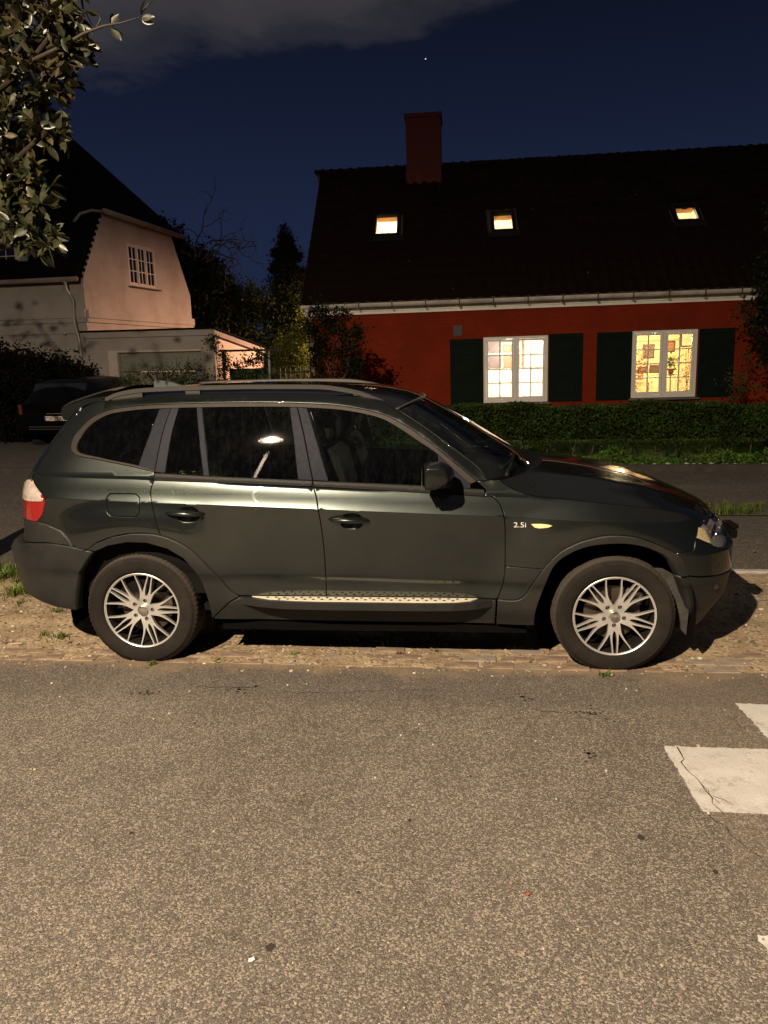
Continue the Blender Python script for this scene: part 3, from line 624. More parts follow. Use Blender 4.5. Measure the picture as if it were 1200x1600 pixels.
# hanging mobile at the right panes
t = thing_in_house('hanging_ornament', 'dark wire ornament hanging in the right upper panes of the left lit window', 'ornament', (1.46, .26, 1.6)); b = MB()
b.tube([(0, 0, .5), (0, 0, .33)], .002, 5); b.tube([(-.06, 0, .30), (.0, 0, .35), (.07, 0, .31)], .006, 6)
for q in range(3): b.tube([(.05*math.cos(k*.6), 0, .12*q - .06 + .035*math.sin(k*.6)) for k in range(9)], .006, 6)
b.tube([(0, 0, .33), (0, 0, -.09)], .002, 5); b.obj('wire', M('wire_dark', (.10, .07, .03), .5, .5), t)
# the second room: shelf, pictures, plants
def box_thing(name, label, cat, p, dims, mat, inner=None):
    t = thing_in_house(name, label, cat, p); b = MB(); b.box(0, dims[0], 0, dims[1], 0, dims[2], .006); b.obj('frame' if inner else 'body', mat, t)
    if inner: b = MB(); b.box(.03, dims[0]-.03, -.004, -.0005, .03, dims[2]-.03); b.obj('picture', inner, t)
    return t
dkf = M('dark_frame', (.08, .05, .03), .5)
box_thing('picture_frame', 'small framed print on the wall at the upper right panes of the right window', 'picture', (5.32, 3.86, 1.85), (.30, .03, .38), dkf, M('print_cream', (.75, .65, .45), .8, var=.3, vs=9))
box_thing('picture_frame', 'brown framed picture on the wall behind the middle panes of the right window', 'picture', (4.85, 3.86, 1.74), (.34, .03, .26), dkf, M('print_brown', (.35, .16, .07), .8, var=.4, vs=9))
box_thing('picture_frame', 'dark framed picture above the radio behind the left panes of the right window', 'picture', (4.42, 3.86, 1.60), (.28, .03, .34), dkf, M('print_grey', (.16, .12, .1), .8, var=.4, vs=9))
t = thing_in_house('bookcase', 'low white bookcase with framed boxes behind the right lit window', 'bookcase', (3.3, 3.55, .25)); b = MB(); b.box(0, 2.7, 0, .3, 0, .95); b.box(-.03, 2.73, -.02, .32, .951, .985); b.obj('body', cream, t)
box_thing('radio', 'black radio standing on the bookcase at the left panes of the right window', 'radio', (4.28, 3.58, 1.236), (.22, .15, .17), dkf)
box_thing('speaker_box', 'second dark box beside the radio on the bookcase behind the right window', 'speaker', (4.56, 3.58, 1.236), (.26, .15, .2), dkf)
box_thing('wall_shelf', 'pale shelf high on the wall behind the top left panes of the right window', 'shelf', (4.1, 3.68, 2.02), (1.1, .21, .03), wood)
t = thing_in_house('slat_blind', 'cream slat blind across the lowest panes of the right lit window', 'blind', (0, 0, 0))
sl = MB(); sl.box(3.42, 4.58, -.012, .012, 0, .003); s0 = None
for i in range(13):
    o = sl.obj('slat', M('blind_slat', (.85, .68, .40), .6), t) if s0 is None else inst(s0, 'slat', t)
    s0 = s0 or o; o.location = (0, .24, .91 + i*.03); o.rotation_euler = (0, 0, 0)
def potted(p, label, h, n, lm, pot, sz=.07, seed=1, droop=0):
    t = thing_in_house('potted_plant', label, 'potted plant', p); b = MB(); b.lathe([(0, 0), (.045, 0), (.06, .1), (.065, .1), (.065, .115), (.05, .115), (.045, .1), (0, .1)], 16); b.obj('pot', pot, t, 'auto')
    g = np.random.default_rng(seed); pts = g.normal(size=(n, 3))*[.075, .05, h*.3] + [0, 0, .12 + h*.5]
    leaf_cloud('foliage', pts, sz, lm, t, seed, .4); b = MB()
    for k in range(5): a = k*1.3; b.tube([(0, 0, .1), (.03*math.cos(a), .03*math.sin(a), .1+h*.5), (.07*math.cos(a), .05*math.sin(a), .1+h)], .003, 5)
    b.obj('stem', lm, t)
plm = leaf_mat('houseplant_green', (.05, .16, .02), (.12, .30, .04), .4, .4); plb = leaf_mat('houseplant_brown', (.16, .10, .05), (.22, .14, .06), .6, .3)
pot = M('clay_pot', (.35, .15, .07), .8)
b_ = MB(); b_.box(3.37, 4.62, .14, .30, .80, .852); b_.obj('window_board', whitew, hr); b_ = MB(); b_.box(.40, 1.69, .14, .30, .775, .827); b_.obj('window_board', whitew, hr)
potted((4.20, .27, 1.30), 'bushy green plant in the middle of the right lit window', .26, 70, plm, pot, .085, 2)
potted((4.52, .22, .853), 'dark trailing plant in the right corner of the right lit window', .8, 110, plb, pot, .05, 3)
potted((4.20, 3.0, 1.1), 'brown branching plant behind the left panes of the right lit window', .6, 120, plb, pot, .07, 4)
potted((3.46, .22, .853), 'small reddish plant in the left corner of the right lit window', .3, 36, plb, pot, .045, 5)
t = thing_in_house('plant_stand', 'slim stand carrying the green plant behind the right lit window', 'stand', (4.20, .27, .25)); b = MB(); b.lathe([(0, 0), (.1, 0), (.1, .02), (.015, .03), (.015, 1.02), (.08, 1.03), (.08, 1.048), (0, 1.048)], 14); b.obj('column', M('stand_pale', (.7, .6, .4), .6), t, 'auto')
t = thing_in_house('side_table', 'small table with the brown plant behind the right lit window', 'table', (4.20, 3.0, .25)); b = MB(); b.box(-.25, .25, -.2, .2, .81, .848); b.obj('table_top', wood, t)
for sx in (-1, 1):
    for sy in (-1, 1): b = MB(); b.box(sx*.22-.015, sx*.22+.015, sy*.17-.015, sy*.17+.015, 0, .809); b.obj('leg', wood, t)
# attic, lit
b = MB(); b.box(-2.94, 8.29, .31, 6.79, 2.762, 2.80); b.obj('attic_floor', wood, hr)
b = MB(); b.prism([(3.5, 6.02), (3.5, 6.07), (6.75, 3.16), (6.75, 3.11)], 'x', -2.94, 8.29); b.obj('attic_lining', pale, hr)
for x in (-2.5, -.3, 3.2): b = MB(); b.prism([(.7, 2.81), (.7, 3.3), (3.1, 5.4), (6.2, 3.4), (6.2, 2.81)], 'x', x, x+.05); b.obj('attic_partition', pale, hr)
for x, k in ((-1.7, 1.5), (.75, 1.0), (4.2, 1.0)):
    point_light('attic_light', toworld((x, 3.0, 4.5)), ATTIC_W*k, (1, .74, .42), .08, None)

# ------------------------------------------------------------------ the white house with the half-hipped gable
lh = empty('white_house', (-10.205, 21.0, 0), (0, 0, -R(8.6)), 'white rendered house with a black half-hipped roof and a pink-lit gable', 'house')
wr = M('white_render', (.42, .375, .33), .9, var=.06, vs=1.5, bump=.2, bs=18, dirt=(.29, .25, .21), ds=.9, spec=.1)
b = MB(); b.box(-9, -.001, 0, .28, 0, 4.0); b.obj('front_wall', wr, lh)
GW = (2.33, 3.90, 4.06, 5.30)
def gslab(pts, name='gable_wall'):
    q = MB(); q.prism(pts, 'x', 0, .07); return q
# gable built as pieces round the window opening
y0, y1, z0, z1 = GW
b = MB()
b.prism([(0, 0), (y0, 0), (y0, 5.93), (1.19, 5.93), (.02, 4.10), (0, 4.0)], 'x', 0, .07)
b.prism([(y1, 0), (6.13, 0), (6.13, 3.95), (6.10, 4.05), (5.05, 5.86), (y1, 5.88)], 'x', 0, .07)
b.prism([(y0, 0), (y1, 0), (y1, z0), (y0, z0)], 'x', 0, .07); b.prism([(y0, z1), (y1, z1), (y1, 5.88), (y0, 5.93)], 'x', 0, .07)
b.obj('gable_wall', wr, lh)
b = MB(); b.box(-9, -.002, 5.85, 6.13, 0, 4.0); b.obj('rear_wall', wr, lh); b = MB(); b.box(-9, -8.7, .281, 5.849, 0, 4.0); b.obj('far_gable_wall', wr, lh)
b = MB()
for (a, c, d) in ((3.02, 3.24, .09), (2.90, 3.019, .05), (2.60, 2.66, .04)):
    b.box(-9, d, -d, -.001, a, c); b.box(.0705, .07+d, -.0009, 6.16, a, c)
b.obj('string_course', wr, lh)
blk = M('black_roof', (.0045, .004, .004), .9, var=.3, vs=5, bump=.5, bs=9, spec=.05)
def hull(pts, name, mat, parent):
    bm = bmesh.new(); vs = [bm.verts.new(p) for p in pts]; bmesh.ops.convex_hull(bm, input=vs); me = bpy.data.meshes.new(name); bm.to_mesh(me); bm.free()
    me.materials.append(mat); o = bpy.data.objects.new(name, me); COL.objects.link(o); o.parent = parent; return o
X0r = -9.2
hull([(X0r, -.28, 3.98), (-.01, -.28, 3.98), (X0r, 6.4, 3.98), (-.01, 6.4, 3.98), (X0r, -.28, 4.05), (-.01, -.28, 4.05), (X0r, 6.4, 4.05), (-.01, 6.4, 4.05), (-.01, 1.16, 6.02), (-.01, 5.08, 5.98), (-2.55, 3.07, 9.0), (X0r, 3.07, 9.0)], 'roof', blk, lh)
hull([(.24, .95, 5.90), (.24, 5.45, 5.84), (.24, .95, 5.98), (.24, 5.45, 5.92), (-2.52, 3.07, 9.04), (-.02, 1.1, 6.03), (-.02, 5.2, 6.0)], 'half_hip', blk, lh)
b = MB()   # rough verge tiles along both slopes of the gable
for k in range(11):
    t = k/11; ya, za = -.02+1.2*t, 4.08+1.88*t; b.box(-.02, .075, ya-.02, ya+.05, za+.0, za+.09)
    ya, za = 6.15-1.08*t, 3.98+1.88*t; b.box(-.02, .075, ya-.03, ya+.02, za+.0, za+.09)
b.obj('verge_tiles', blk, lh, kind='stuff')
b = MB(); b.tube([(.30, .92, 5.95), (.30, 5.5, 5.87)], .075, 10, squash=1.0); b.obj('hip_gutter', M('old_gutter', (.22, .18, .14), .7, var=.2, vs=3), lh, True)
b = MB(); b.tube([(.28, .95, 5.93), (.05, .72, 5.94), (-.2, .55, 5.84), (-.36, .45, 5.62)], .04, 8); b.obj('rain_spout', M('old_gutter', (.2, .2, .2)), lh, True)
b = MB(); b.tube([(-9.2, -.33, 4.02), (.12, -.33, 4.02)], .065, 10); b.obj('eaves_gutter', M('old_gutter', (.2, .2, .2)), lh, True)
zp = M('downpipe_zinc', (.42, .40, .36))
b = MB(); b.tube([(-.28, -.33, 3.98), (-.28, -.28, 3.75), (-.22, -.12, 3.5), (-.22, -.12, 2.9), (-.16, -.10, 2.4), (-.10, -.09, 0)], .042, 10); b.obj('downpipe', zp, lh, True)
# gable window, three sashes: built flat along x then turned into the gable plane
wv = empty('gable_window_mount', (0, 0, 0)); 
def casement_gable():
    grp = casement(lh, 0, y1-y0, z0, z1, -.0, name='window', cols=2, rows=3, sash=3, fr=.06, st=.035, bar_=.028, sill=True, mat=M('old_white_paint', (.60, .52, .44), .6, var=.1, vs=6), pm=M('dark_pane', (.012, .014, .016), .06, spec=.8))
    grp.rotation_euler = (0, 0, R(90)); grp.location = (.068, y0, 0)
    return grp
bpy.data.objects.remove(wv); casement_gable()
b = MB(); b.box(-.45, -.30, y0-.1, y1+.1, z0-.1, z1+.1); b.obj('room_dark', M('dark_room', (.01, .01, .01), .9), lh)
# dormer with a lit window frame
b = MB(); b.box(-4.4, -1.98, .15, 1.4, 4.25, 4.32); b.box(-4.4, -4.3, .15, 1.6, 4.32, 5.5); b.box(-2.0, -1.70, .10, 1.6, 4.28, 5.5); b.box(-4.5, -1.6, .0, 1.8, 5.5, 5.6); b.obj('dormer', M('dormer_grey', (.20, .21, .19), .8, var=.1, vs=4), lh)
casement(lh, -4.28, -2.01, 4.34, 5.49, .13, sash=3, cols=2, rows=3, fr=.07, mat=M('old_white_paint', (.6, .5, .4)), pm=M('dark_pane', (0, 0, 0)), sill=False)
casement(lh, -4.3, -2.35, .9, 2.24, -.03, sash=3, cols=1, rows=2, fr=.07, mat=M('old_white_paint', (.6, .5, .4)), pm=M('glowing_pane', (.45, .27, .13), .4, emit=(.8, .4, .18), es=.10), sill=True)  # panes emit a dim glow in place of a lit room behind
for (nm, p) in (('wall_lamp', (-.62, -.06, 2.62)), ):
    b = MB(); b.lathe([(0, -.05), (.05, -.04), (.06, .02), (.02, .06), (0, .06)], 12, 'z', p); b.obj('wall_fitting', zp, lh, True)
# garage with a flat felt roof
ga = empty('garage', (-10.205, 21.0, 0), (0, 0, -R(8.6)), 'low white garage with a wide grey door beside the white house', 'garage')
b = MB(); b.box(.17, 1.14, -.30, -.02, 0, 2.44); b.box(3.61, 4.0, -.30, -.02, 0, 2.44); b.box(1.141, 3.609, -.30, -.02, 2.05, 2.44); b.obj('front_wall', wr, ga)
b = MB(); b.prism([(-.019, 0), (3.0, 0), (3.0, 1.96), (-.019, 2.44)], 'x', 3.86, 4.0); b.obj('side_wall', M('lit_garage_render', (.78, .62, .50), .9, var=.06, vs=2, bump=.2, bs=20), ga)  # yard lamp glow put into this wall's brighter, warmer colour
b = MB(); b.prism([(-.36, 2.45), (3.1, 1.97), (3.1, 2.12), (-.36, 2.60)], 'x', .10, 4.06); b.obj('fascia', wr, ga)
b = MB(); b.prism([(-.42, 2.61), (3.15, 2.125), (3.15, 2.165), (-.42, 2.65)], 'x', .06, 4.10); b.obj('felt_roof', blk, ga)
b = MB(); b.box(.86, 1.13, -.34, -.305, 0, 2.10); b.box(1.131, 3.62, -.33, -.305, 2.052, 2.10); b.obj('door_frame', M('old_white_paint', (.6, .5, .4)), ga)
dm = M('garage_door_grey', (.24, .24, .19), .6, var=.12, vs=3)
gd = MB(); gd.box(1.15, 3.60, -.20, -.16, 0, .01); gdo = gd.obj('garage_door', dm, ga); p0 = None
for k in range(4):
    b = MB(); b.box(1.15, 3.60, -.20, -.16, .012, .502, .006); o = b.obj('panel', dm, gdo) if p0 is None else inst(p0, 'panel', gdo); p0 = p0 or o; o.location = (0, 0, k*.51)
# pergola bar, green gate and iron railing between the two houses
pg = empty('pergola', (-5.41, 17.9, 0), label='black pergola bar on pale posts before the orange-lit garage side', cat='pergola'); ir = M('iron_black', (.015, .013, .012), .6, .5)
b = MB(); b.box(-.1, 1.45, -.03, .03, 1.99, 2.04); b.obj('beam', ir, pg)
b = MB(); b.box(-.02, .03, -.03, .03, 0, 1.988); b.obj('post', ir, pg); b = MB(); b.tube([(1.09, 0, 0), (1.09, 0, 1.988)], .028, 8); b.obj('post', M('pale_post', (.40, .38, .26), .7), pg)
gf = empty('board_fence', (-5.3, 18.0, 0), label='dark green board fence below the pergola bar', cat='fence'); gm = M('fence_green', (.02, .055, .022), .7, var=.3, vs=4); s0 = None
for k in range(12):
    b = MB(); b.box(0, .088, -.012, .012, .1, 1.60); o = b.obj('plank', gm, gf) if s0 is None else inst(s0, 'plank', gf); s0 = s0 or o; o.location = (k*.0935, 0, rnd.gauss(0, .005))
b = MB(); b.box(0, 1.12, .0125, .05, .4, .47); b.box(0, 1.12, .0125, .05, 1.3, 1.37); b.obj('rail', gm, gf)
rf = empty('iron_railing', (-4.08, 18.0, 0), label='thin iron railing beside the green board fence, next to the red house corner', cat='railing'); s0 = None
for k in range(6):
    b = MB(); b.tube([(0, 0, 0), (0, 0, 1.60)], .011, 6); o = b.obj('bar', M('iron_pale', (.30, .28, .22), .5, .5), rf) if s0 is None else inst(s0, 'bar', rf); s0 = s0 or o; o.location = (k*.12, 0, 0)
b = MB(); b.box(-.05, .68, -.01, .01, .25, .28); b.box(-.05, .68, -.01, .01, 1.48, 1.51); b.obj('rail', ir, rf)

# ------------------------------------------------------------------ vegetation
bark = M('bark', (.055, .042, .03), .9, var=.3, vs=9, bump=.6, bs=25)
dl = leaf_mat('dark_leaf', (.006, .010, .004), (.014, .022, .008), .6, .25); ml = leaf_mat('mid_leaf', (.022, .045, .012), (.06, .09, .022), .5, .35)
hl = leaf_mat('hedge_leaf', (.010, .020, .004), (.034, .066, .012), .55, .35)
def limbs(mb, base, tips, r0, seed=1, wob=.12):
    g = np.random.default_rng(seed); base = np.array(base, float)
    for tp in tips:
        tp = np.array(tp, float); pts = []; n = 7
        for i in range(n+1):
            t = i/n; p = base*(1-t) + tp*t; p = p + g.normal(size=3)*wob*math.sin(t*math.pi)*.6; p[2] += .0; pts.append(p)
        mb.tube(pts, [r0*(1-.85*i/n) + .004 for i in range(n+1)], 6)
def tree(name, label, base, fork, balls, per, size, lm, r0=.12, seed=1, cat='tree', group=None, asp=.55, tips=None):
    r = empty(name, (base[0], base[1], 0), label=label, cat=cat, group=group); o = np.array([base[0], base[1], 0])
    t = MB(); t.tube([(0, 0, 0), (0, 0, fork*.5), tuple(np.array([rnd.gauss(0, .05), 0, fork]))], [r0*1.25, r0, r0*.8], 9)
    tb = tips or [b_[:3] for b_ in balls]; limbs(t, (0, 0, fork*.9), [np.array(q) - o for q in tb], r0*.55, seed); t.obj('trunk', bark, r, True)
    P = lumps(seed, balls, per) - o; P = P[P[:, 2] > .02]; leaf_cloud('crown', P, size, lm, r, seed, asp); return r
t1 = tree('broadleaf_tree', 'dark bare-topped tree rising between the white gable and the sky', (-9.1, 28.3), 2.2, [(-9.5, 28.5, 3.9, 1.0, .9, 1.1), (-8.5, 28.3, 3.6, .8, .8, 1.2), (-9.6, 28.6, 5.1, .8, .7, .7), (-8.6, 28.2, 4.9, .55, .5, .5), (-9.0, 28.4, 2.2, 1.3, .9, 1.3), (-7.95, 28.1, 2.4, .6, .6, 1.0), (-10.5, 28.6, 6.3, .6, .5, .5), (-10.0, 28.6, 5.7, .6, .5, .6), (-7.95, 28, 3.6, .35, .4, .35)], 900, .14, dl, .16, 3)
tw = MB(); tgn = np.random.default_rng(4)
def curl(p, a, L, r, n=9, turn=.35, dep=0):
    P = [p]; 
    for i in range(n):
        a += tgn.normal(turn*.4, .28); p = (p[0]+math.cos(a)*L/n, p[1]+tgn.normal(0, .03), p[2]+math.sin(a)*L/n); P.append(p)
        if dep < 2 and i in (3, 5, 7): curl(p, a + tgn.choice([-1, 1])*.9, L*.55, r*.6, 7, -turn*tgn.choice([-1, 1]), dep+1)
    tw.tube(P, [r*(1-.7*i/n) for i in range(n+1)], 5, False)
for (x, z, a, L, tn) in [(-.1, 5.3, 1.5, 2.0, -.05), (.05, 5.4, 1.1, 1.8, -.25), (.2, 5.3, .9, 2.0, -.5), (.0, 5.4, 1.9, 1.2, .35), (.3, 5.2, .6, 1.9, -.45), (-.2, 5.4, 2.2, 1.0, .5), (.35, 5.3, 1.2, 1.7, -.6)]:
    curl((x, -.6, z), a, L, .035, 10, tn)
tw.obj('twigs', bark, t1, False)
tree('conifer', 'narrow dark conifer standing against the blue sky beside the red roof', (-6.35, 30), 2.0, [(-6.36, 30, 6.35, .22, .25, .40), (-6.4, 30, 5.9, .36, .35, .35), (-6.6, 30, 5.72, .3, .3, .13), (-6.1, 30, 5.6, .34, .3, .14), (-6.42, 30, 5.3, .5, .45, .35), (-6.75, 30, 5.15, .28, .3, .12), (-6.05, 30, 5.05, .38, .3, .15), (-6.4, 30, 4.6, .65, .5, .5), (-6.4, 30, 3.6, .8, .6, .8), (-5.8, 30, 4.4, .35, .3, .4)], 2400, .10, dl, .1, 5)
tree('broadleaf_tree', 'bushy round tree between the conifer and the red house, dimly lit', (-6.4, 28.2), 1.2, [(-7.1, 28, 3.85, .6, .5, .6), (-6.4, 28, 3.65, .65, .5, .65), (-5.7, 28, 3.2, .65, .5, .65), (-7.1, 28, 2.7, .75, .5, .85), (-6.1, 28, 2.3, .85, .6, .85), (-7.5, 28, 3.65, .38, .3, .43), (-5.4, 27.8, 3.85, .43, .4, .53)], 1700, .10, leaf_mat('dusk_leaf', (.012, .022, .007), (.030, .045, .012), .6, .3), .09, 7)
tree('broadleaf_shrub', 'yellow-green lit shrub against the corner of the red house', (-4.75, 24.3), .7, [(-4.75, 24.2, 1.6, .42, .4, .8), (-5.2, 24.2, 1.9, .4, .4, .7), (-4.6, 24.3, 2.7, .3, .3, .5)], 2600, .085, leaf_mat('lit_leaf', (.05, .10, .02), (.12, .17, .04), .5, .5), .05, 9, 'shrub')
tree('rose_shrub', 'straggly leafy shrub in front of the garage door', (-6.6, 17.6), .5, [(-7.6, 17.5, 1.25, .35, .3, .35), (-7.0, 17.5, 1.35, .4, .3, .35), (-6.4, 17.5, 1.25, .4, .3, .35), (-5.9, 17.5, 1.35, .35, .3, .35), (-6.7, 17.5, .7, 1.2, .4, .5)], 1500, .055, ml, .03, 11, 'shrub', tips=[(-7.7, 17.5, 1.7), (-7.2, 17.5, 1.85), (-6.8, 17.5, 1.8), (-6.1, 17.5, 1.9), (-5.8, 17.5, 1.7), (-6.4, 17.5, 1.9)])
tree('climbing_shrub', 'leafy climber on the pergola in front of the orange-lit wall', (-5.35, 17.7), .8, [(-5.4, 17.75, 1.75, .22, .15, .3), (-5.15, 17.75, 1.5, .3, .15, .25), (-4.75, 17.75, 1.55, .25, .15, .35), (-4.45, 17.75, 1.8, .2, .15, .25), (-5.6, 17.75, 2.2, .15, .12, .18), (-4.8, 17.75, 1.1, .6, .2, .3), (-5.4, 17.75, 1.1, .3, .2, .35)], 1500, .06, ml, .02, 13, 'climber')
tree('dark_shrub', 'shaded clipped shrub mass in front of the white house', (-9.6, 17.2), .5, [(-10.6, 17.2, 1.2, .8, .6, .85), (-9.7, 17.2, 1.15, .7, .6, .8), (-8.95, 17.2, 1.15, .45, .5, .72), (-8.45, 17.2, 1.1, .3, .4, .6), (-9.6, 17.2, .6, 1.4, .5, .7)], 7500, .09, leaf_mat('shaded_leaf', (.0012, .0018, .0008), (.0035, .005, .002), .8, .1), .05, 15, 'shrub')  # tree shade on this shrub put into its near-black leaf colour
tree('dark_bush', 'loose dark bush before the left end of the red house wall', (-2.05, 13.3), .9, [(-2.25, 13.3, 2.55, .20, .2, .22), (-2.0, 13.3, 2.40, .20, .2, .22), (-1.75, 13.3, 2.18, .16, .2, .2), (-2.15, 13.3, 2.05, .28, .25, .3), (-1.85, 13.3, 1.8, .26, .25, .3), (-2.0, 13.3, 1.3, .38, .3, .5)], 1900, .06, leaf_mat('bush_leaf', (.003, .005, .002), (.010, .014, .005), .7, .2), .03, 17, 'bush')
tree('wall_climber', 'thin dark climber beside the downpipe of the red house', (-2.95, 16.0), .7, [(-2.98, 16.0, 2.35, .14, .12, .25), (-2.85, 16.0, 1.8, .14, .12, .3), (-2.9, 16.0, 1.2, .16, .12, .4)], 1500, .06, dl, .02, 18, 'climber')
tree('broadleaf_tree', 'tall dark shrub-like tree at the right end of the red house', (5.75, 14.7), 1.3, [(5.38, 14.6, 2.55, .27, .3, .42), (5.62, 14.7, 3.2, .25, .4, .5), (5.75, 14.7, 2.2, .35, .5, .7), (5.72, 14.7, 4.0, .28, .4, .4), (6.3, 14.8, 3.4, .6, .5, 1.2)], 1800, .075, dl, .07, 19)
tree('climbing_rose', 'sparse twiggy rose growing on the red wall under the dark tree', (5.35, 15.4), .5, [(5.25, 15.3, 1.15, .22, .2, .35), (5.5, 15.3, 1.3, .25, .2, .45)], 700, .05, ml, .015, 21, 'shrub')
# hedge
hd = empty('hedge', (0, 12.95, 0), label='clipped green hedge running in front of the red house', cat='hedge')
hg = np.random.default_rng(8); n = 64000
x = hg.uniform(-4.1, 9, n); zt = .98 + .035*np.sin(x*2.3) + .02*np.sin(x*6.1+1) + .008*hg.normal(size=n); zb = .26 + .09*np.abs(np.sin(x*2.1+.5)) + .05*np.sin(x*7)
u = hg.random(n); face = hg.random(n)
y = np.where(face < .62, -.33 + np.abs(hg.normal(0, .06, n)), hg.uniform(-.33, .40, n)) + .04*np.sin(x*3.3) + .03*np.sin(x*9+zt*5)
z = np.where(face < .62, zb + (zt-zb)*u**.9, np.where(face < .85, zt - np.abs(hg.normal(0, .03, n)), zb + (zt-zb)*u))
y = y + .05*np.sin(z*9 + x*4)
keep = hg.random(n) < np.clip((z-zb)/.10 + .25, .1, 1)
leaf_cloud('foliage', np.stack([x, y, z], 1)[keep], .042, hl, hd, 8, .7)
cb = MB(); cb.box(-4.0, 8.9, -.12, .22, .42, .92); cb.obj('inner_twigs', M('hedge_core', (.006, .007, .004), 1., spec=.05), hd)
st = MB(); s0 = None
for k in range(36):
    xx = -3.9 + k*.36 + rnd.gauss(0, .05); q = MB(); q.tube([(0, 0, 0), (.02, .01, .2), (-.01, 0, .5)], [.016, .013, .01], 6)
    o = q.obj('stem', bark, hd, True) if s0 is None else inst(s0, 'stem', hd); s0 = s0 or o; o.location = (xx, rnd.uniform(-.2, .1), 0); o.rotation_euler = (rnd.gauss(0, .1), rnd.gauss(0, .12), rnd.uniform(0, 6))
gp = np.stack([hg.uniform(-1, 8, 9000), hg.uniform(12.25, 12.75, 9000), .07 + np.abs(hg.normal(0, .03, 9000))], 1)
gp[:, 2] += .12*np.clip(np.sin(gp[:, 0]*3.1) + np.sin(gp[:, 0]*7.7+1), 0, 2)*hg.random(9000)
leaf_cloud('ground_cover', gp, .05, leaf_mat('cover_leaf', (.02, .06, .010), (.07, .15, .025), .5, .3), None, 9, .7, label='low leafy ground cover at the foot of the hedge', cat='ground cover', kind='stuff')
gp = np.stack([hg.uniform(1, 5.5, 26), hg.uniform(12.18, 12.3, 26), np.full(26, .085)], 1); pm_ = MB()
for p in gp: r = hg.uniform(.012, .04); pm_.add(iv*[r*1.4, r, r*.7] + p, fi)
pm_.obj('bed_stones', M('pale_stone', (.34, .31, .27), .8), None, False, label='small pale stones along the kerb of the hedge bed', cat='gravel', kind='stuff')
for i, xs_ in enumerate((-5.2, -7.3)):
    pass
# the near tree whose twigs hang into the upper left corner
nt_ = empty('magnolia_tree', (-4.35, 5.4, 0), label='broadleaf street tree reaching into the upper left corner over the car', cat='tree')
O_ = np.array([-4.35, 5.4, 0]); nb = [(-2.43,4.6,3.61,.23,9),(-2.1,4.4,3.62,.13,5),(-2.08,4.4,3.46,.10,4),(-2.33,4.5,3.34,.17,7),(-2.56,4.6,3.18,.17,7),(-2.21,4.3,3.03,.09,3),(-2.71,4.8,3.53,.24,9),(-2.6,4.8,3.83,.24,9),(-2.38,4.2,2.79,.09,3),(-2.36,4.2,2.69,.09,3),(-2.26,4.2,2.80,.06,2),(-2.22,4.15,2.62,.05,1.2),(-2.39,4.2,2.56,.09,4),(-2.23,4.15,2.46,.08,3),(-2.14,4.1,2.43,.05,1.5),(-2.35,4.2,2.5,.08,3),(-3.01,4.9,3.61,.33,8),(-3.01,4.7,2.98,.24,5),(-2.9,5.2,4.2,.4,9),(-3.6,5.4,4.4,.6,12),(-4.4,5.5,4.8,.7,13),(-6.5,5.7,5.6,1.1,4),(-5.1,5.5,5.3,1.0,3),(-7.2,5.8,5.2,1.0,3),(-4.9,5.2,3.9,.6,10),(-2.3,4.7,4.1,.3,7),(-3.6,4.6,3.4,.45,9)]
tk = MB(); tk.tube([(0, 0, 0), (.03, 0, .8), (.0, .05, 1.9), (.1, 0, 2.6), (.15, 0, 3.6), (.1, .1, 4.6)], [.17, .14, .125, .11, .08, .03], 12)
limbs(tk, (.08, 0, 2.3), [np.array(q[:3]) - O_ for q in nb], .05, 31, .10)
tk.obj('trunk', M('street_tree_bark', (.022, .017, .012), .9, var=.3, vs=9, bump=.6, bs=25, spec=.1), nt_, True)
tg2 = MB(); tg3 = MB(); tg4 = MB(); tg5 = MB(); tg2.tube([np.array(p)-O_ for p in [(-2.3,4.4,3.42),(-2.08,4.35,3.47),(-1.95,4.3,3.50),(-1.84,4.3,3.53),(-1.74,4.3,3.54),(-1.64,4.3,3.56)]], [.012,.010,.008,.006,.004,.003], 6)
tg3.tube([np.array(p)-O_ for p in [(-1.88,4.3,3.52),(-1.85,4.3,3.56),(-1.86,4.3,3.60)]], [.006,.005,.003], 5)
tg4.tube([np.array(p)-O_ for p in [(-2.9,4.5,2.75),(-2.52,4.3,2.65),(-2.4,4.25,2.66),(-2.28,4.2,2.64),(-2.18,4.15,2.67),(-2.12,4.1,2.70)]], [.014,.010,.008,.006,.005,.003], 6)
tg5.tube([np.array(p)-O_ for p in [(-2.52,4.3,2.64),(-2.4,4.2,2.55),(-2.28,4.15,2.48)]], [.008,.006,.003], 5); 
for q_ in (tg2, tg3, tg4, tg5): q_.obj('twig', M('twig_brown', (.028, .020, .013), .8), nt_, True)
def big_leaf():
    v = [(0, 0, 0)]; n = 6
    for i in range(1, n): t = i/n; w = .24*math.sin(math.pi*t**.85)**.8; zc = -.10*t*t; v += [(t, -w, zc+.07), (t, 0, zc), (t, w, zc+.07)]
    v.append((1, 0, -.12)); f = [(0, 1, 2), (0, 2, 3)]
    for i in range(n-2): a = 1+3*i; f += [(a, a+3, a+4, a+1), (a+1, a+4, a+5, a+2)]
    a = 1+3*(n-2); f += [(a, len(v)-1, a+1), (a+1, len(v)-1, a+2)]; return v, f
lv, lf = big_leaf(); nlm = leaf_mat('magnolia_leaf', (.010, .014, .005), (.030, .032, .013), .40, .2)
lmesh = bpy.data.meshes.new('leaf'); lmesh.from_pydata(lv, [], lf); lmesh.shade_smooth(); lmesh.materials.append(nlm)
lg = np.random.default_rng(12); LV = np.array(lv); fv = []; ff = []; cnt = 0
ctr = []
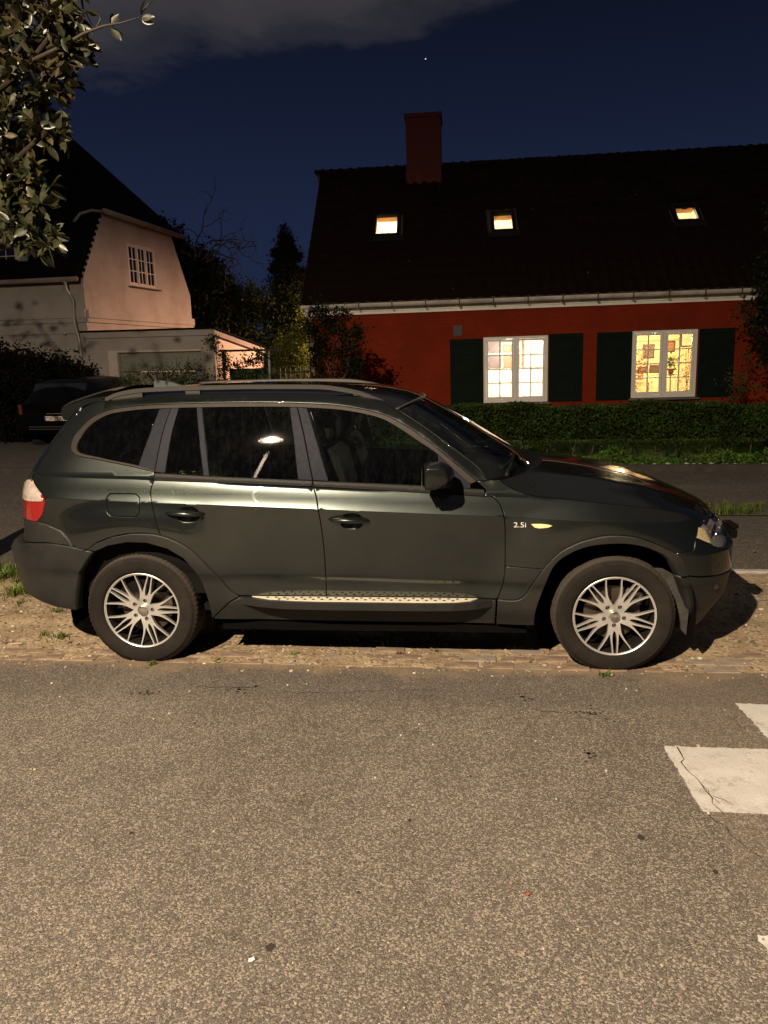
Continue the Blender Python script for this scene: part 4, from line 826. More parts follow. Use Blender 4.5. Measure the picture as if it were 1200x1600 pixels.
for bi, (x, y, z, r, wgt) in enumerate(nb):
    nclu = int(wgt*(7.5 if bi < 18 else 7)); 
    for k in range(nclu):
        d = lg.normal(size=3); d /= np.linalg.norm(d); ctr.append((bi, np.array([x, y, z]) + d*r*lg.uniform(.2, 1.15), d))
for p, dd in [((-1.63,4.3,3.57),(.3,0,1)), ((-1.63,4.3,3.55),(.4,0,-.4)), ((-1.80,4.3,3.53),(.3,0,.8)), ((-1.80,4.3,3.52),(.8,0,-.6)), ((-2.10,4.1,2.71),(1,0,.4)), ((-2.11,4.1,2.69),(.8,0,-.7)), ((-2.17,4.13,2.68),(.4,0,1)), ((-2.25,4.18,2.66),(-.3,0,1)), ((-2.2,4.15,2.65),(.3,0,-1))]:
    ctr.append((-1, np.array(p), np.array(dd, float)/np.linalg.norm(dd)))
for bi, c, d in ctr[::-1]:
    for q in range(lg.integers(2, 5) if bi >= 0 else 2):
        ax = d*.8 + lg.normal(size=3)*(.7 if bi >= 0 else .35) + np.array([.1, 0, -.05]); ax /= np.linalg.norm(ax); nn = lg.normal(size=3) + [0, -.4, .8]; nn -= ax*(nn@ax); nn /= np.linalg.norm(nn); sd_ = np.cross(nn, ax); L = lg.uniform(.055, .10)
        Mx = np.stack([ax, sd_, nn], 1)*L; vis = bi in (-1, 8, 9, 10, 11, 12, 13, 14, 15, 1, 2, 5, 3) 
        if vis and cnt < 299:
            cnt += 1; o = bpy.data.objects.new('leaf', lmesh); COL.objects.link(o); o.parent = nt_; mm = Matrix([list(Mx[i]) + [c[i]-O_[i]] for i in range(3)] + [[0, 0, 0, 1]]); o.matrix_local = mm
        else:
            P = LV@Mx.T + c - O_; k0 = len(fv); fv += [tuple(t) for t in P]; ff += [tuple(i+k0 for i in t) for t in lf]
mesh_obj('foliage', fv, ff, nlm, nt_, True, kind='stuff')
# a tree beside the street lamp, seen only as a reflection
tree('roadside_tree', 'green roadside tree beside the street lamp, mirrored in the car windows', (-4.6, -4.2), 2.4, [(-4.8, -4.2, 4.2, 1.1, 1.0, 1.0), (-4.0, -4.4, 3.5, .8, .8, .7), (-5.4, -4.4, 3.5, .9, .8, .8)], 500, .13, ml, .12, 41)
# ---- car body surface, metres: x forward from the rear axle, y>0 outward half width, z up ----
def herm(xs, ys, ds, x):
    x = np.clip(np.asarray(x, float), xs[0], xs[-1]); xs = np.asarray(xs); ys = np.asarray(ys)
    i = np.clip(np.searchsorted(xs, x) - 1, 0, len(xs) - 2)
    h = xs[i + 1] - xs[i]; t = (x - xs[i]) / h
    d0 = np.array([d[1] for d in ds])[i]; d1 = np.array([d[0] for d in ds])[i + 1]
    return ((2*t**3 - 3*t**2 + 1)*ys[i] + (t**3 - 2*t**2 + t)*h*d0 + (-2*t**3 + 3*t**2)*ys[i + 1] + (t**3 - t**2)*h*d1)
def zcrease(x): return 1.0035 - .0412*x
def zbelt(x): return 1.130 - .0497*np.maximum(x, 0) - .030*np.minimum(x, 0)
def zlow(x): return .563 - .0225*x
def sstep(a, b, t):
    t = np.clip((t - a)/(b - a), 0, 1); return t*t*(3 - 2*t)
# profile parameter: heights are remapped so the creases sit at fixed q
QK = [0., .14, .27, .30, .335, .55, .80, 1.0, 1.06, 1.12, 1.135, 1.40, 1.60, 1.75]
WK = [.845, .882, .887, .892, .900, .910, .917, .921, .8995, .878, .860, .762, .665, .50]
DK = [(.3, .3), (.06, .06), (.03, .03), (.24, .24), (.09, .09), (.035, .035), (.022, .022), (.02, -.43), (-.29, -.29), (-.45, -1.6), (-1.2, -.30), (-.42, -.42), (-.62, -.62), (-1.6, -1.6)]
def qz(x, z):
    zl, zc, zb = zlow(x), zcrease(x), zbelt(x)
    xs = [0*zl + .10, 0*zl + .275, zl, zc, zb, 0*zl + 1.60, 0*zl + 1.75]
    qs = [-.175, 0., .30, 1.0, 1.12, 1.60, 1.75]
    q = np.zeros(np.broadcast(x, z).shape)
    for k in range(6):
        t = (z - xs[k])/(xs[k + 1] - xs[k])
        q = np.where((t >= 0) | (k == 0), qs[k] + t*(qs[k + 1] - qs[k]), q)
    return q
def half(x, z):
    q = qz(x, z)
    w = herm(QK, WK, DK, np.maximum(q, 0)) + np.minimum(q, 0)*.25
    zt = np.interp(x, [-.62, -.47, -.3, -.12, .2, .8, 1.1, 1.25, 1.44, 1.56, 1.71, 1.85, 2.01, 2.1], [1.75, 1.62, 1.535, 1.548, 1.558, 1.558, 1.547, 1.531, 1.493, 1.446, 1.352, 1.242, 1.111, 1.06])
    dd = np.clip(z - zt, 0, .3)*np.interp(x, [1.2, 1.5, 2.0], [1, .85, .75])
    w = w - .75*(np.sqrt(dd*dd + .008**2) - .008)*(1 - sstep(1.98, 2.12, x))
    for cx in (0., 2.795):
        r = np.sqrt((x - cx)**2 + (z - .33)**2)
        w = w + .032*(1 - sstep(.46, .80, r))*(1 - sstep(.90, 1.05, z))
    w = w - .05*sstep(.25, -.75, x)*sstep(1.10, 1.6, z)
    return w
XS, XR = 2.5, -.15
def xfront(z): return np.interp(z, [.1, .2, .38, .55, .68, .80, .92, 1.3], [3.36, 3.46, 3.575, 3.605, 3.60, 3.51, 3.38, 3.10])
def xrear(z): return np.interp(z, [.1, .22, .37, .52, .715, .728, .80, .95, 1.09, 1.2, 1.31, 1.44, 1.54, 1.62], [-.62, -.76, -.88, -.93, -.945, -.875, -.86, -.845, -.82, -.76, -.68, -.58, -.50, -.42])
def body(s, z, off=0.):
    s = np.asarray(s, float); z = np.asarray(z, float); s, z = np.broadcast_arrays(s, z)
    w = half(np.clip(s, -.9, 3.5), z) + off
    tf = np.clip((s - XS)/1.57, 0, 1)*np.pi/2; tr = np.clip((XR - s)/1.18, 0, 1)*np.pi/2
    n = 3.3
    rf = (np.abs(np.cos(tf))**n + np.abs(np.sin(tf))**n)**(-1/n)
    nr = np.where(z < .7, 4.5, 4.0)
    rr = (np.abs(np.cos(tr))**nr + np.abs(np.sin(tr))**nr)**(-1/nr)
    af = xfront(z) + off - XS; ar = XR - xrear(z) + off
    x = np.where(s > XS, XS + af*rf*np.sin(tf), np.where(s < XR, XR - ar*rr*np.sin(tr), s))
    y = np.where(s > XS, w*rf*np.cos(tf), np.where(s < XR, w*rr*np.cos(tr), w))
    return np.stack([x, y, z], -1)
CV = {
'gapR': [(0.14,1.124),(0.126,1.089),(0.121,1.053),(0.128,1.01),(0.153,0.901),(0.18,0.807)],
'gapM': [(1.074,1.092),(1.084,1.066),(1.1,1.013),(1.124,0.849),(1.136,0.649),(1.134,0.432)],
'gapF': [(2.052,1.026),(2.098,1.023),(2.141,0.975),(2.163,0.899),(2.169,0.759),(2.169,0.628),(2.16,0.523),(2.143,0.467),(2.129,0.427)],
'stripBr': [(0.14,1.124),(0.46,1.111),(0.743,1.099),(1.068,1.083)],
'stripBf': [(1.079,1.083),(1.374,1.067),(1.703,1.048),(2.052,1.026)],
'stripTr': [(0.134,1.162),(0.456,1.142),(0.74,1.128),(1.07,1.113)],
'stripTf': [(1.073,1.112),(1.373,1.098),(1.691,1.082),(2.052,1.059)],
'botR': [(0.619,0.432),(0.866,0.429),(1.134,0.428)],
'botF': [(1.134,0.428),(1.624,0.428),(2.129,0.427)],
'archRo1': [(-0.272,0.719),(-0.219,0.759),(-0.114,0.798),(0.004,0.82),(0.128,0.818),(0.18,0.807)],
'archRo2': [(0.18,0.807),(0.221,0.795),(0.288,0.764),(0.36,0.716),(0.42,0.652),(0.504,0.55),(0.572,0.461),(0.619,0.432)],
'archRi': [(-0.402,0.334),(-0.364,0.47),(-0.331,0.573),(-0.281,0.648),(-0.218,0.712),(-0.14,0.746),(-0.02,0.768),(0.096,0.764),(0.216,0.73),(0.307,0.672),(0.369,0.593),(0.405,0.518),(0.434,0.399),(0.44,0.283)],
'archFo': [(2.129,0.427),(2.194,0.423),(2.248,0.43),(2.29,0.466),(2.323,0.528),(2.384,0.625),(2.456,0.708),(2.52,0.753),(2.604,0.79),(2.731,0.816),(2.853,0.807),(2.926,0.779),(2.992,0.736),(3.035,0.704)],
'archFi': [(2.341,0.269),(2.346,0.362),(2.379,0.48),(2.437,0.637),(2.52,0.712),(2.602,0.75),(2.685,0.766),(2.804,0.769),(2.902,0.745),(2.973,0.7)],
'archFo2': [(3.035,0.704),(3.061,0.646),(3.087,0.572)],
'archFi2': [(2.973,0.7),(3.014,0.649),(3.051,0.571),(3.102,0.467),(3.145,0.364),(3.271,0.21)],
'seam': [(2.142,1.108),(2.178,1.08),(2.242,1.051),(2.337,1.024),(2.488,1.01),(2.741,0.987),(3.022,0.953),(3.212,0.909),(3.32,0.858)],
'apil': [(2.071,1.108),(2.017,1.17),(1.847,1.299),(1.69,1.411),(1.55,1.499)],
'redge': [(1.55,1.499),(1.482,1.535),(1.436,1.55),(1.322,1.577),(1.094,1.594),(0.805,1.604),(0.316,1.605),(0.04,1.594),(-0.177,1.577),(-0.444,1.568)],
'dpil': [(-0.444,1.568),(-0.58,1.533),(-0.639,1.462)],
'dlo': [(0.134,1.166),(0.02,1.195),(-0.197,1.236),(-0.354,1.256),(-0.427,1.272),(-0.474,1.304),(-0.492,1.362),(-0.465,1.42),(-0.409,1.47),(-0.296,1.505),(-0.123,1.53),(0.017,1.544),(0.216,1.551),(0.488,1.555),(0.816,1.552),(1.102,1.54),(1.253,1.525),(1.441,1.487),(1.557,1.44),(1.708,1.346),(1.847,1.236),(2.009,1.105)],
'dloi': [(0.133,1.176),(0.027,1.206),(-0.199,1.247),(-0.338,1.267),(-0.4,1.28),(-0.436,1.307),(-0.445,1.355),(-0.417,1.41),(-0.359,1.452),(-0.26,1.485),(-0.112,1.508),(0.02,1.522),(0.218,1.529),(0.49,1.531),(0.817,1.529),(1.035,1.521),(1.243,1.504),(1.43,1.466),(1.538,1.418),(1.683,1.325),(1.789,1.254),(1.923,1.13),(1.973,1.091)],
'pilF': [(2.009,1.105),(2.063,1.052),(2.052,1.026)],
'earT': [(-0.6,0.874),(-0.525,0.86),(-0.443,0.83),(-0.391,0.782),(-0.355,0.733),(-0.272,0.719)],
'bumpT': [(-0.689,0.728),(-0.526,0.747),(-0.403,0.739),(-0.272,0.719)],
'lightR': [(-0.662,1.11),(-0.579,1.05),(-0.542,1.011),(-0.552,0.956),(-0.564,0.916),(-0.6,0.874)],
'lightMid': [(-0.661,0.989),(-0.547,0.999)],
'hlT': [(3.32,0.858),(3.367,0.834)],
'hlL': [(3.32,0.858),(3.249,0.833),(3.173,0.776)],
'hlB': [(3.173,0.776),(3.231,0.741),(3.301,0.702)],
'seamF': [(3.173,0.776),(3.129,0.713),(3.079,0.707),(3.035,0.704)],
'bumpSeam': [(3.087,0.572),(3.149,0.556),(3.242,0.548)],
'sillT': [(0.619,0.432),(0.459,0.415)],
'sillB': [(0.44,0.283),(0.81,0.267),(1.391,0.265),(2.122,0.265),(2.341,0.269)],
'fuel': [(-0.121,1.05),(0.037,1.046),(0.058,1.025),(0.056,0.938),(0.037,0.918),(-0.118,0.923),(-0.138,0.945),(-0.141,1.029)],
'marker': [(2.31,0.875),(2.362,0.877),(2.407,0.873),(2.425,0.868),(2.404,0.858),(2.352,0.852),(2.328,0.857)],
'badge': [(2.219,0.868),(2.303,0.869)],
'fsplit': [(2.169,0.628),(2.314,0.622),(2.381,0.621)],
'gq': [(-0.4,1.28),(-0.436,1.307),(-0.445,1.355),(-0.417,1.41),(-0.359,1.452),(-0.26,1.485),(-0.112,1.508),(0.02,1.522),(0.136,1.524)],
'gqB': [(-0.4,1.28),(-0.338,1.267),(-0.199,1.247),(0.031,1.202)],
'cpL': [(0.136,1.524),(0.085,1.364),(0.032,1.195)],
'cpR': [(0.206,1.531),(0.168,1.389),(0.134,1.166)],
'dfR': [(0.257,1.53),(0.224,1.374),(0.199,1.158)],
'fxT': [(0.257,1.53),(0.362,1.531)],
'dvL': [(0.362,1.533),(0.397,1.336),(0.429,1.146)],
'dvR': [(0.397,1.532),(0.431,1.336),(0.465,1.14)],
'bpL': [(0.92,1.528),(0.955,1.331),(0.984,1.118)],
'bpM': [(0.968,1.527),(1.014,1.367),(1.073,1.113)],
'bpR': [(1.027,1.521),(1.098,1.316),(1.166,1.108)],
'gfT': [(1.027,1.521),(1.243,1.504),(1.43,1.466),(1.538,1.418),(1.683,1.325),(1.789,1.254)],
'sailL': [(1.789,1.254),(1.796,1.194),(1.822,1.078)],
}

# ------------------------------------------------------------------ the estate car, surfaces from the body function above
X0, YC = -1.889, 5.161
car = empty('parked_car', (X0, YC, 0), label='dark green SUV parked side-on on the sandy verge, roof rails and silver multi-spoke wheels', cat='car')
def paint(name, col):
    mt = bpy.data.materials.new(name); mt.use_nodes = True; t = mt.node_tree; b = t.nodes['Principled BSDF']
    b.inputs['Metallic'].default_value = .65; b.inputs['Roughness'].default_value = .265
    b.inputs['Coat Weight'].default_value = 1.0; b.inputs['Coat Roughness'].default_value = .035; b.inputs['Coat IOR'].default_value = 1.5; b.inputs['Specular Tint'].default_value = (.12, .12, .12, 1); b.inputs['Specular IOR Level'].default_value = .2
    v = N(t, 'ShaderNodeTexCoord').outputs['Object']
    z = noise(t, v, 3.1, 6, .6); c = ramp(t, z, [(.35, col), (.7, tuple(1.15*q + .006 for q in col))])
    s = N(t, 'ShaderNodeSeparateXYZ'); t.links.new(v, s.inputs[0])   # road dust builds up towards the sills
    lo = mathn(t, 'MULTIPLY', mathn(t, 'SUBTRACT', .75, s.outputs[2]), .9, clamp=True); f = noise(t, v, 9, 6, .7)
    dm = mathn(t, 'MULTIPLY', lo, ramp(t, f, [(.3, .1), (.7, .8)]), clamp=True)
    dd = mathn(t, 'ADD', mathn(t, 'MULTIPLY', dm, .35), .015, clamp=True)
    c = mixc(t, dd, c, (.075, .066, .05)); t.links.new(c, b.inputs['Base Color'])
    t.links.new(mathn(t, 'MULTIPLY_ADD', dd, -1.2, .90, clamp=True), b.inputs['Metallic'])
    t.links.new(mathn(t, 'MULTIPLY_ADD', dd, .35, .002, clamp=True), b.inputs['Coat Roughness'])
    MATS[name] = mt; return mt
pnt = paint('green_paint', (.0290, .0350, .0330))
plastic = M('black_cladding', (.0105, .011, .0105), .50, var=.15, vs=5, bump=.12, bs=160, dirt=(.024, .021, .017), ds=2.5, spec=.35)
gloss = M('pillar_gloss', (.009, .0105, .0165), .5, spec=.06, var=.15, vs=6, bump=.05, bs=60); rubber = M('rubber_seal', (.009, .009, .0085), .5, spec=.12)
trimm = M('window_trim', (.022, .0175, .0145), .5, var=.1, vs=8, spec=.12); dark = M('deep_black', (.003, .003, .003), .9, spec=.04)
cglass_f = glass_mat('front_glass', (.72, .82, .76), .012, .05, .008); cglass = glass_mat('car_glass', (.42, .52, .46), .012, .05, .010); cglass2 = glass_mat('privacy_glass', (.10, .13, .11), .012, .05, .006)
chrome = M('chrome', (.75, .74, .70), .08, 1.); alloy = M('alloy_silver', (.72, .71, .68), .34, .80, var=.06, vs=14)
satin = M('satin_rail', (.040, .038, .034), .5, .1, spec=.15)
def crom(pts, step=.02):
    p = np.array(pts, float)
    if len(p) < 3: p2 = p
    else: p2 = None
    out = []; n = len(p)
    for i in range(n-1):
        a, b, c, d = p[max(i-1, 0)], p[i], p[i+1], p[min(i+2, n-1)]; k = max(1, int(np.linalg.norm(c-b)/step))
        t1 = (c-a)*.5 if i > 0 else (c-b); t2 = (d-b)*.5 if i < n-2 else (c-b)
        L = np.linalg.norm(c-b); 
        for t_ in (t1, t2):
            q = np.linalg.norm(t_)
            if q > 1.25*L: t_ *= 1.25*L/q
        for j in range(k):
            t = j/k; out.append((2*t**3-3*t**2+1)*b + (t**3-2*t**2+t)*t1 + (-2*t**3+3*t**2)*c + (t**3-t**2)*t2)
    out.append(p[-1]); return np.array(out)
def loop(*items):
    o = []
    for it in items:
        if isinstance(it, str): c = crom(CV[it.lstrip('-')]); c = c[::-1] if it[0] == '-' else c
        else:
            q = np.array(it, float); c = [q[0]]
            for a, b in zip(q[:-1], q[1:]):
                k = max(1, int(np.linalg.norm(b-a)/.025)); c += [a+(b-a)*j/k for j in range(1, k+1)]
            c = np.array(c)
        o.append(c)
    p = np.concatenate(o); d = [p[0]]
    full = []
    for q in list(p[1:]) + [p[0]]:
        L = np.linalg.norm(q-d[-1])
        if L < .004: continue
        if L > .045:
            k = int(L/.025)+1; a = d[-1]; d += [a+(q-a)*j/k for j in range(1, k+1)]
        else: d.append(q)
    if np.linalg.norm(d[-1]-d[0]) < .004: d = d[:-1]
    p = np.array(d); x, y = p.T; A = .5*np.sum(x*np.roll(y, -1) - np.roll(x, -1)*y)
    return p if A > 0 else p[::-1]
def inset(p, g):
    a = p - np.roll(p, 1, 0); b = np.roll(p, -1, 0) - p
    na = np.stack([-a[:, 1], a[:, 0]], 1); nb = np.stack([-b[:, 1], b[:, 0]], 1)
    na /= np.linalg.norm(na, axis=1)[:, None] + 1e-9; nb /= np.linalg.norm(nb, axis=1)[:, None] + 1e-9
    m = na + nb; l = np.linalg.norm(m, axis=1)[:, None]; m /= l + 1e-9; return p + m*g/np.clip(l/2, .6, 1)
def inside(P, poly):
    x, y = P[:, 0][:, None], P[:, 1][:, None]; a = poly; b = np.roll(poly, -1, 0)
    c = ((a[:, 1] > y) != (b[:, 1] > y)) & (x < (b[:, 0]-a[:, 0])*(y-a[:, 1])/(b[:, 1]-a[:, 1]+1e-12) + a[:, 0]); return c.sum(1) % 2 == 1
def bnorm(s, z, off=0.):
    e = 1e-3; a = body(s+e, z, off)-body(s-e, z, off); b = body(s, z+e, off)-body(s, z-e, off); n = -np.cross(a, b); n /= np.linalg.norm(n, axis=-1)[..., None] + 1e-12; return n
def cdt(poly, holes, pts):
    V = list(poly); E = [(i, (i+1) % len(poly)) for i in range(len(poly))]
    for h in holes: k = len(V); V += list(h); E += [(k+i, k+(i+1) % len(h)) for i in range(len(h))]
    V += list(pts); r = delaunay_2d_cdt([Vector((float(q[0]), float(q[1]))) for q in V], E, [], 0, 1e-6)
    vo = np.array([v[:] for v in r[0]]); F = np.array([f[:] for f in r[2]]); c = vo[F].mean(1); k = inside(c, poly)
    for h in holes: k &= ~inside(c, h)
    return vo, F[k]
def gridpts(poly, holes, gs, gz, rows=True):
    lo, hi = poly.min(0), poly.max(0); xs = np.arange(lo[0]+gs*.5, hi[0], gs); zs = np.arange(lo[1]+gz*.5, hi[1], gz)
    P = [np.stack(np.meshgrid(xs, zs), -1).reshape(-1, 2)]
    if rows:
        base = P[0]; lines = [(zcrease, (-.012, -.003, .003, .012)), (zbelt, (-.012, -.004, .002, .010)), (zlow, (-.012, 0, .012))]
        for fn, ds in lines:
            near = np.abs(base[:, 1]-fn(base[:, 0])) > .020; base = base[near]
            for d in ds: P.append(np.stack([xs, fn(xs)+d], 1))
        P[0] = base
    P = np.concatenate(P); k = inside(P, poly)
    for h in holes: k &= ~inside(P, h)
    P = P[k]
    B = np.concatenate([poly]+holes) if holes else poly
    if len(P):
        d = np.array([np.min(np.sum((B-q)**2, 1)) for q in P]); P = P[d > (.011)**2]
    return P
def panel(name, lp, mat, off=0., thick=.025, gap=.0021, bev=.003, parent=None, gs=.032, gz=.026, holes=(), sides=(-1, 1), smoothn=True, label=None):
    hs = [h if np.sum(h[:, 0]*np.roll(h[:, 1], -1)-np.roll(h[:, 0], -1)*h[:, 1]) > 0 else h[::-1] for h in holes]
    r1 = inset(lp, gap); r0 = inset(lp, gap+bev); h1 = [inset(h, -gap*.5) for h in hs]; h0 = [inset(h, -(gap*.5+bev)) for h in hs]
    vo, F = cdt(r0, h0, gridpts(r0, h0, gs, gz))
    n0 = len(vo); V = [body(vo[:, 0], vo[:, 1], off)]; NN = [bnorm(vo[:, 0], vo[:, 1], off)]; faces = []
    t = vo[F]; ar = (t[:, 1, 0]-t[:, 0, 0])*(t[:, 2, 1]-t[:, 0, 1])-(t[:, 2, 0]-t[:, 0, 0])*(t[:, 1, 1]-t[:, 0, 1]); F = np.where((ar > 0)[:, None], F, F[:, ::-1]); faces += [tuple(int(i) for i in f) for f in F]
    k = n0
    for ro, ri, sg in [(r1, r0, 1)] + [(a, b, -1) for a, b in zip(h1, h0)]:
        idx = [int(np.argmin(np.sum((vo-q)**2, 1))) for q in ri]; m = len(ro)
        for o_ in (off-bev*.8, off-thick): V.append(body(ro[:, 0], ro[:, 1], o_))
        nb = bnorm(ro[:, 0], ro[:, 1], off); e = body(ro[:, 0], ro[:, 1], off)-body(ri[:, 0], ri[:, 1], off); e /= np.linalg.norm(e, axis=1)[:, None]+1e-9
        q = nb*.75+e*.66; q /= np.linalg.norm(q, axis=1)[:, None]; NN += [q, e]
        for i in range(m):
            j = (i+1) % m
            a, b, c, d = idx[i], idx[j], k+j, k+i
            if a != b: faces.append((a, d, c, b) if sg > 0 else (a, b, c, d))
            else: faces.append((a, d, c) if sg > 0 else (a, c, d))
            faces.append((k+i, k+m+i, k+m+j, k+j) if sg > 0 else (k+i, k+j, k+m+j, k+m+i))
        k += 2*m
    V = np.concatenate(V); NN = np.concatenate(NN); res = []
    for sd in sides:
        me = bpy.data.meshes.new(name); vv = V*[1, sd, 1]; fs = [f if sd > 0 else f[::-1] for f in faces]
        # triangles above are wound counter-clockwise in (s,z): outward normal -y for the near side
        fs = [f[::-1] for f in fs] if True else fs
        me.from_pydata([tuple(p) for p in vv], [], fs); me.update(); me.shade_smooth(); me.normals_split_custom_set_from_vertices([tuple(q) for q in NN*[1, sd, 1]])
        me.materials.append(mat); o = bpy.data.objects.new(name, me); COL.objects.link(o); o.parent = parent or car; res.append(o)
        if label and sd < 0: o['label'] = label
    return res[0]
def seg(name, a, b):
    c = np.array(CV[name]); lo, hi = min(a, b), max(a, b); q = c[(c[:, 0] > lo) & (c[:, 0] < hi)]; q = q[np.argsort(q[:, 0])]; return q if a < b else q[::-1]
def rr(cx, cz, a, b, n=28, p=2.6): return np.array([(cx + a*np.sign(math.cos(t))*abs(math.cos(t))**(2/p), cz + b*np.sign(math.sin(t))*abs(math.sin(t))**(2/p)) for t in np.linspace(0, 2*math.pi, n, endpoint=False)])
# --- painted panels
tail_edge = [(-.639, 1.462), (-.70, 1.38), (-.745, 1.28), (-.75, 1.20), (-.70, 1.125), (-.657, 1.111)]
quarter = loop('apil', 'redge', 'dpil', tail_edge, 'lightR', 'earT', 'archRo1', '-gapR', 'dlo', )
panel('side_frame', quarter, pnt, gap=.002, holes=[loop('fuel')])
fd = panel('fuel_flap', loop('fuel'), pnt, gap=.003)
b_ = panel('fuel_recess', inset(loop('fuel'), -.004), dark, off=-.012, gap=0, bev=.001, thick=.004)
hR = rr(.346, .928, .064, .044); hF = rr(1.300, .889, .064, .044)
dR = panel('rear_door', loop('gapR', 'archRo2', 'botR', '-gapM', '-stripBr'), pnt, holes=[hR])
dF = panel('front_door', loop('gapM', 'botF', '-gapF', '-stripBf'), pnt, holes=[hF])
aF = [q for q in CV['archFo'] if q[0] > 2.385]; gF = CV['gapF']
panel('front_fender', loop('seam', 'hlL', 'seamF', [tuple(q) for q in crom(aF)[::-1]], '-fsplit', [tuple(q) for q in crom(gF[:6])[::-1]], '-pilF', [(2.009, 1.105), (2.07, 1.108)]), pnt)
panel('lower_fender', loop('fsplit', [tuple(q) for q in crom([q for q in CV['archFo'] if q[0] < 2.39])[::-1]], [tuple(q) for q in crom(gF[5:])[::-1]]), pnt)
def bowl(h, c, parent):
    n = len(h); V = []; F = []; k = 5
    for i in range(k+1):
        t = i/k; q = (h-c)*(1.02*(1-t)+.02*t)+c; V.append(body(q[:, 0], q[:, 1], -.003-.034*math.sin(t*math.pi/2)))
    V = np.concatenate(V)
    for i in range(k):
        for j in range(n): F.append((i*n+j, i*n+(j+1) % n, (i+1)*n+(j+1) % n, (i+1)*n+j))
    for sd in (-1, 1): mesh_obj('handle_recess', V*[1, sd, 1], F, pnt, parent, True)
bowl(hR, np.array([.346, .928]), dR); bowl(hF, np.array([1.300, .889]), dF)
def handle(s0, z0, s1, z1, parent):
    for sd in (-1, 1):
        b = MB(); P = []; Rr = []
        for i in range(15):
            t = i/14; s = s0+(s1-s0)*t; z = z0+(z1-z0)*t+.003*math.sin(t*math.pi); o = .010+.026*math.sin(t*math.pi)**.5
            q = body(s, z, o); P.append((float(q[0]), sd*float(q[1]), float(q[2]))); Rr.append(.004+.0155*math.sin(t*math.pi)**.6)
        b.tube(P, Rr, 14, squash=.85); b.obj('door_handle', pnt, parent, True)
handle(.216, .944, .444, .928, dR); handle(1.170, .902, 1.403, .889, dF)
lk = MB(); q = body(1.21, .899, .034); lk.lathe([(0, -.002), (.006, -.002), (.006, .0), (0, .0)], 12, 'y', (float(q[0]), -float(q[1]), float(q[2]))); lk.obj('lock', chrome, dF)
# belt mouldings
panel('belt_molding', loop('stripTr', [CV['stripTr'][-1], CV['stripBr'][-1]], '-stripBr'), rubber, off=.003, gap=.0008, bev=.003)
panel('belt_molding', loop('stripTf', [CV['stripTf'][-1], CV['stripBf'][-1]], '-stripBf'), rubber, off=.003, gap=.0008, bev=.003)
# cladding, sills, bumpers
panel('arch_cladding', loop('archRo1', 'archRo2', 'sillT', [(.453, .409), (.437, .281)], '-archRi', )[:] if False else loop(CV['archRo1'][-6:], 'archRo2', [(.56, .40), (.452, .30), (.437, .281)], list(reversed(CV['archRi'][4:]))), plastic, off=.012, thick=.06)
panel('arch_cladding', loop('archFo', 'archFo2', [(3.09, .567), (3.055, .567)], list(reversed(CV['archFi2'][:3])), '-archFi', [(2.342, .267), (2.126, .264), (2.129, .424)]), plastic, off=.012, thick=.06)
panel('sill', loop([(.62, .424), (.56, .398), (.455, .300), (.437, .281)], 'sillB', [(2.122, .264), (2.126, .42)], '-botF', '-botR') if False else loop([(.615, .424), (.56, .395), (.455, .300), (.445, .281), (.81, .268), (1.39, .265), (2.118, .264), (2.122, .421), (1.132, .422)]), plastic, off=.008, thick=.05)
bot = [(-1.33, .45), (-1.0, .44), (-.80, .43), (-.64, .385), (-.52, .345), (-.409, .33)]
panel('rear_bumper', loop([(-1.33, .725), (-.95, .722), (-.705, .724)], 'bumpT', [(-.287, .716), (-.232, .708)], list(reversed(CV['archRi'][:4])), bot[::-1]), plastic, off=.010, thick=.06)
panel('rear_bumper_side', loop([(-1.33, .735), (-.95, .735), (-.705, .732)], [(-.705, .732), (-.533, .752), (-.41, .744), (-.36, .734)], [(-.363, .73), (-.396, .78), (-.446, .828), (-.527, .859), (-.602, .873)], [(-.602, .873), (-.8, .872), (-1.33, .872)]), plastic, off=.004, thick=.05)
panel('tail_light', loop('lightR', [(-.602, .873), (-.80, .875), (-.82, .99), (-.80, 1.08), (-.72, 1.118), (-.657, 1.111)]), M('lamp_red', (.20, .004, .004), .12, coat=1., var=.25, vs=60), off=.004, label='red lower tail lamp')
panel('reversing_light', loop([(-.82, .995), (-.662, .992), (-.548, 1.0)], [(-.548, 1.0), (-.543, 1.011), (-.576, 1.051), (-.657, 1.111)], [(-.657, 1.111), (-.72, 1.118), (-.80, 1.08), (-.82, .995)]), M('lamp_clear', (.33, .28, .24), .18, coat=1., var=.25, vs=40), off=.010, label='clear upper tail lamp')
panel('tailgate', loop([(-1.33, .88), (-.86, .88), (-.84, 1.0), (-.82, 1.09), (-.765, 1.19), (-.755, 1.28), (-.71, 1.38), (-.65, 1.46)], [(-.65, 1.46), (-.62, 1.50), (-.70, 1.55), (-1.33, 1.56)]), pnt)
panel('rear_window', loop([(-1.33, 1.16), (-.93, 1.16), (-.86, 1.46), (-1.33, 1.47)]), cglass2, off=.003, thick=.006)
fb = [(3.303, .70), (3.45, .675), (3.62, .668), (4.07, .665)]
panel('front_bumper', loop('seamF', 'archFo2', 'bumpSeam', [(3.249, .543), (3.5, .53), (4.07, .52), (4.07, .665)], fb[::-1], '-hlB'), pnt)
panel('front_bumper_lower', loop([(3.062, .560), (3.09, .564), (3.153, .549), (3.249, .540), (3.5, .527), (4.07, .517)], [(4.07, .517), (4.07, .20), (3.6, .19), (3.277, .206)], list(reversed(CV['archFi2'][2:-1]))), plastic, off=.002, thick=.06)
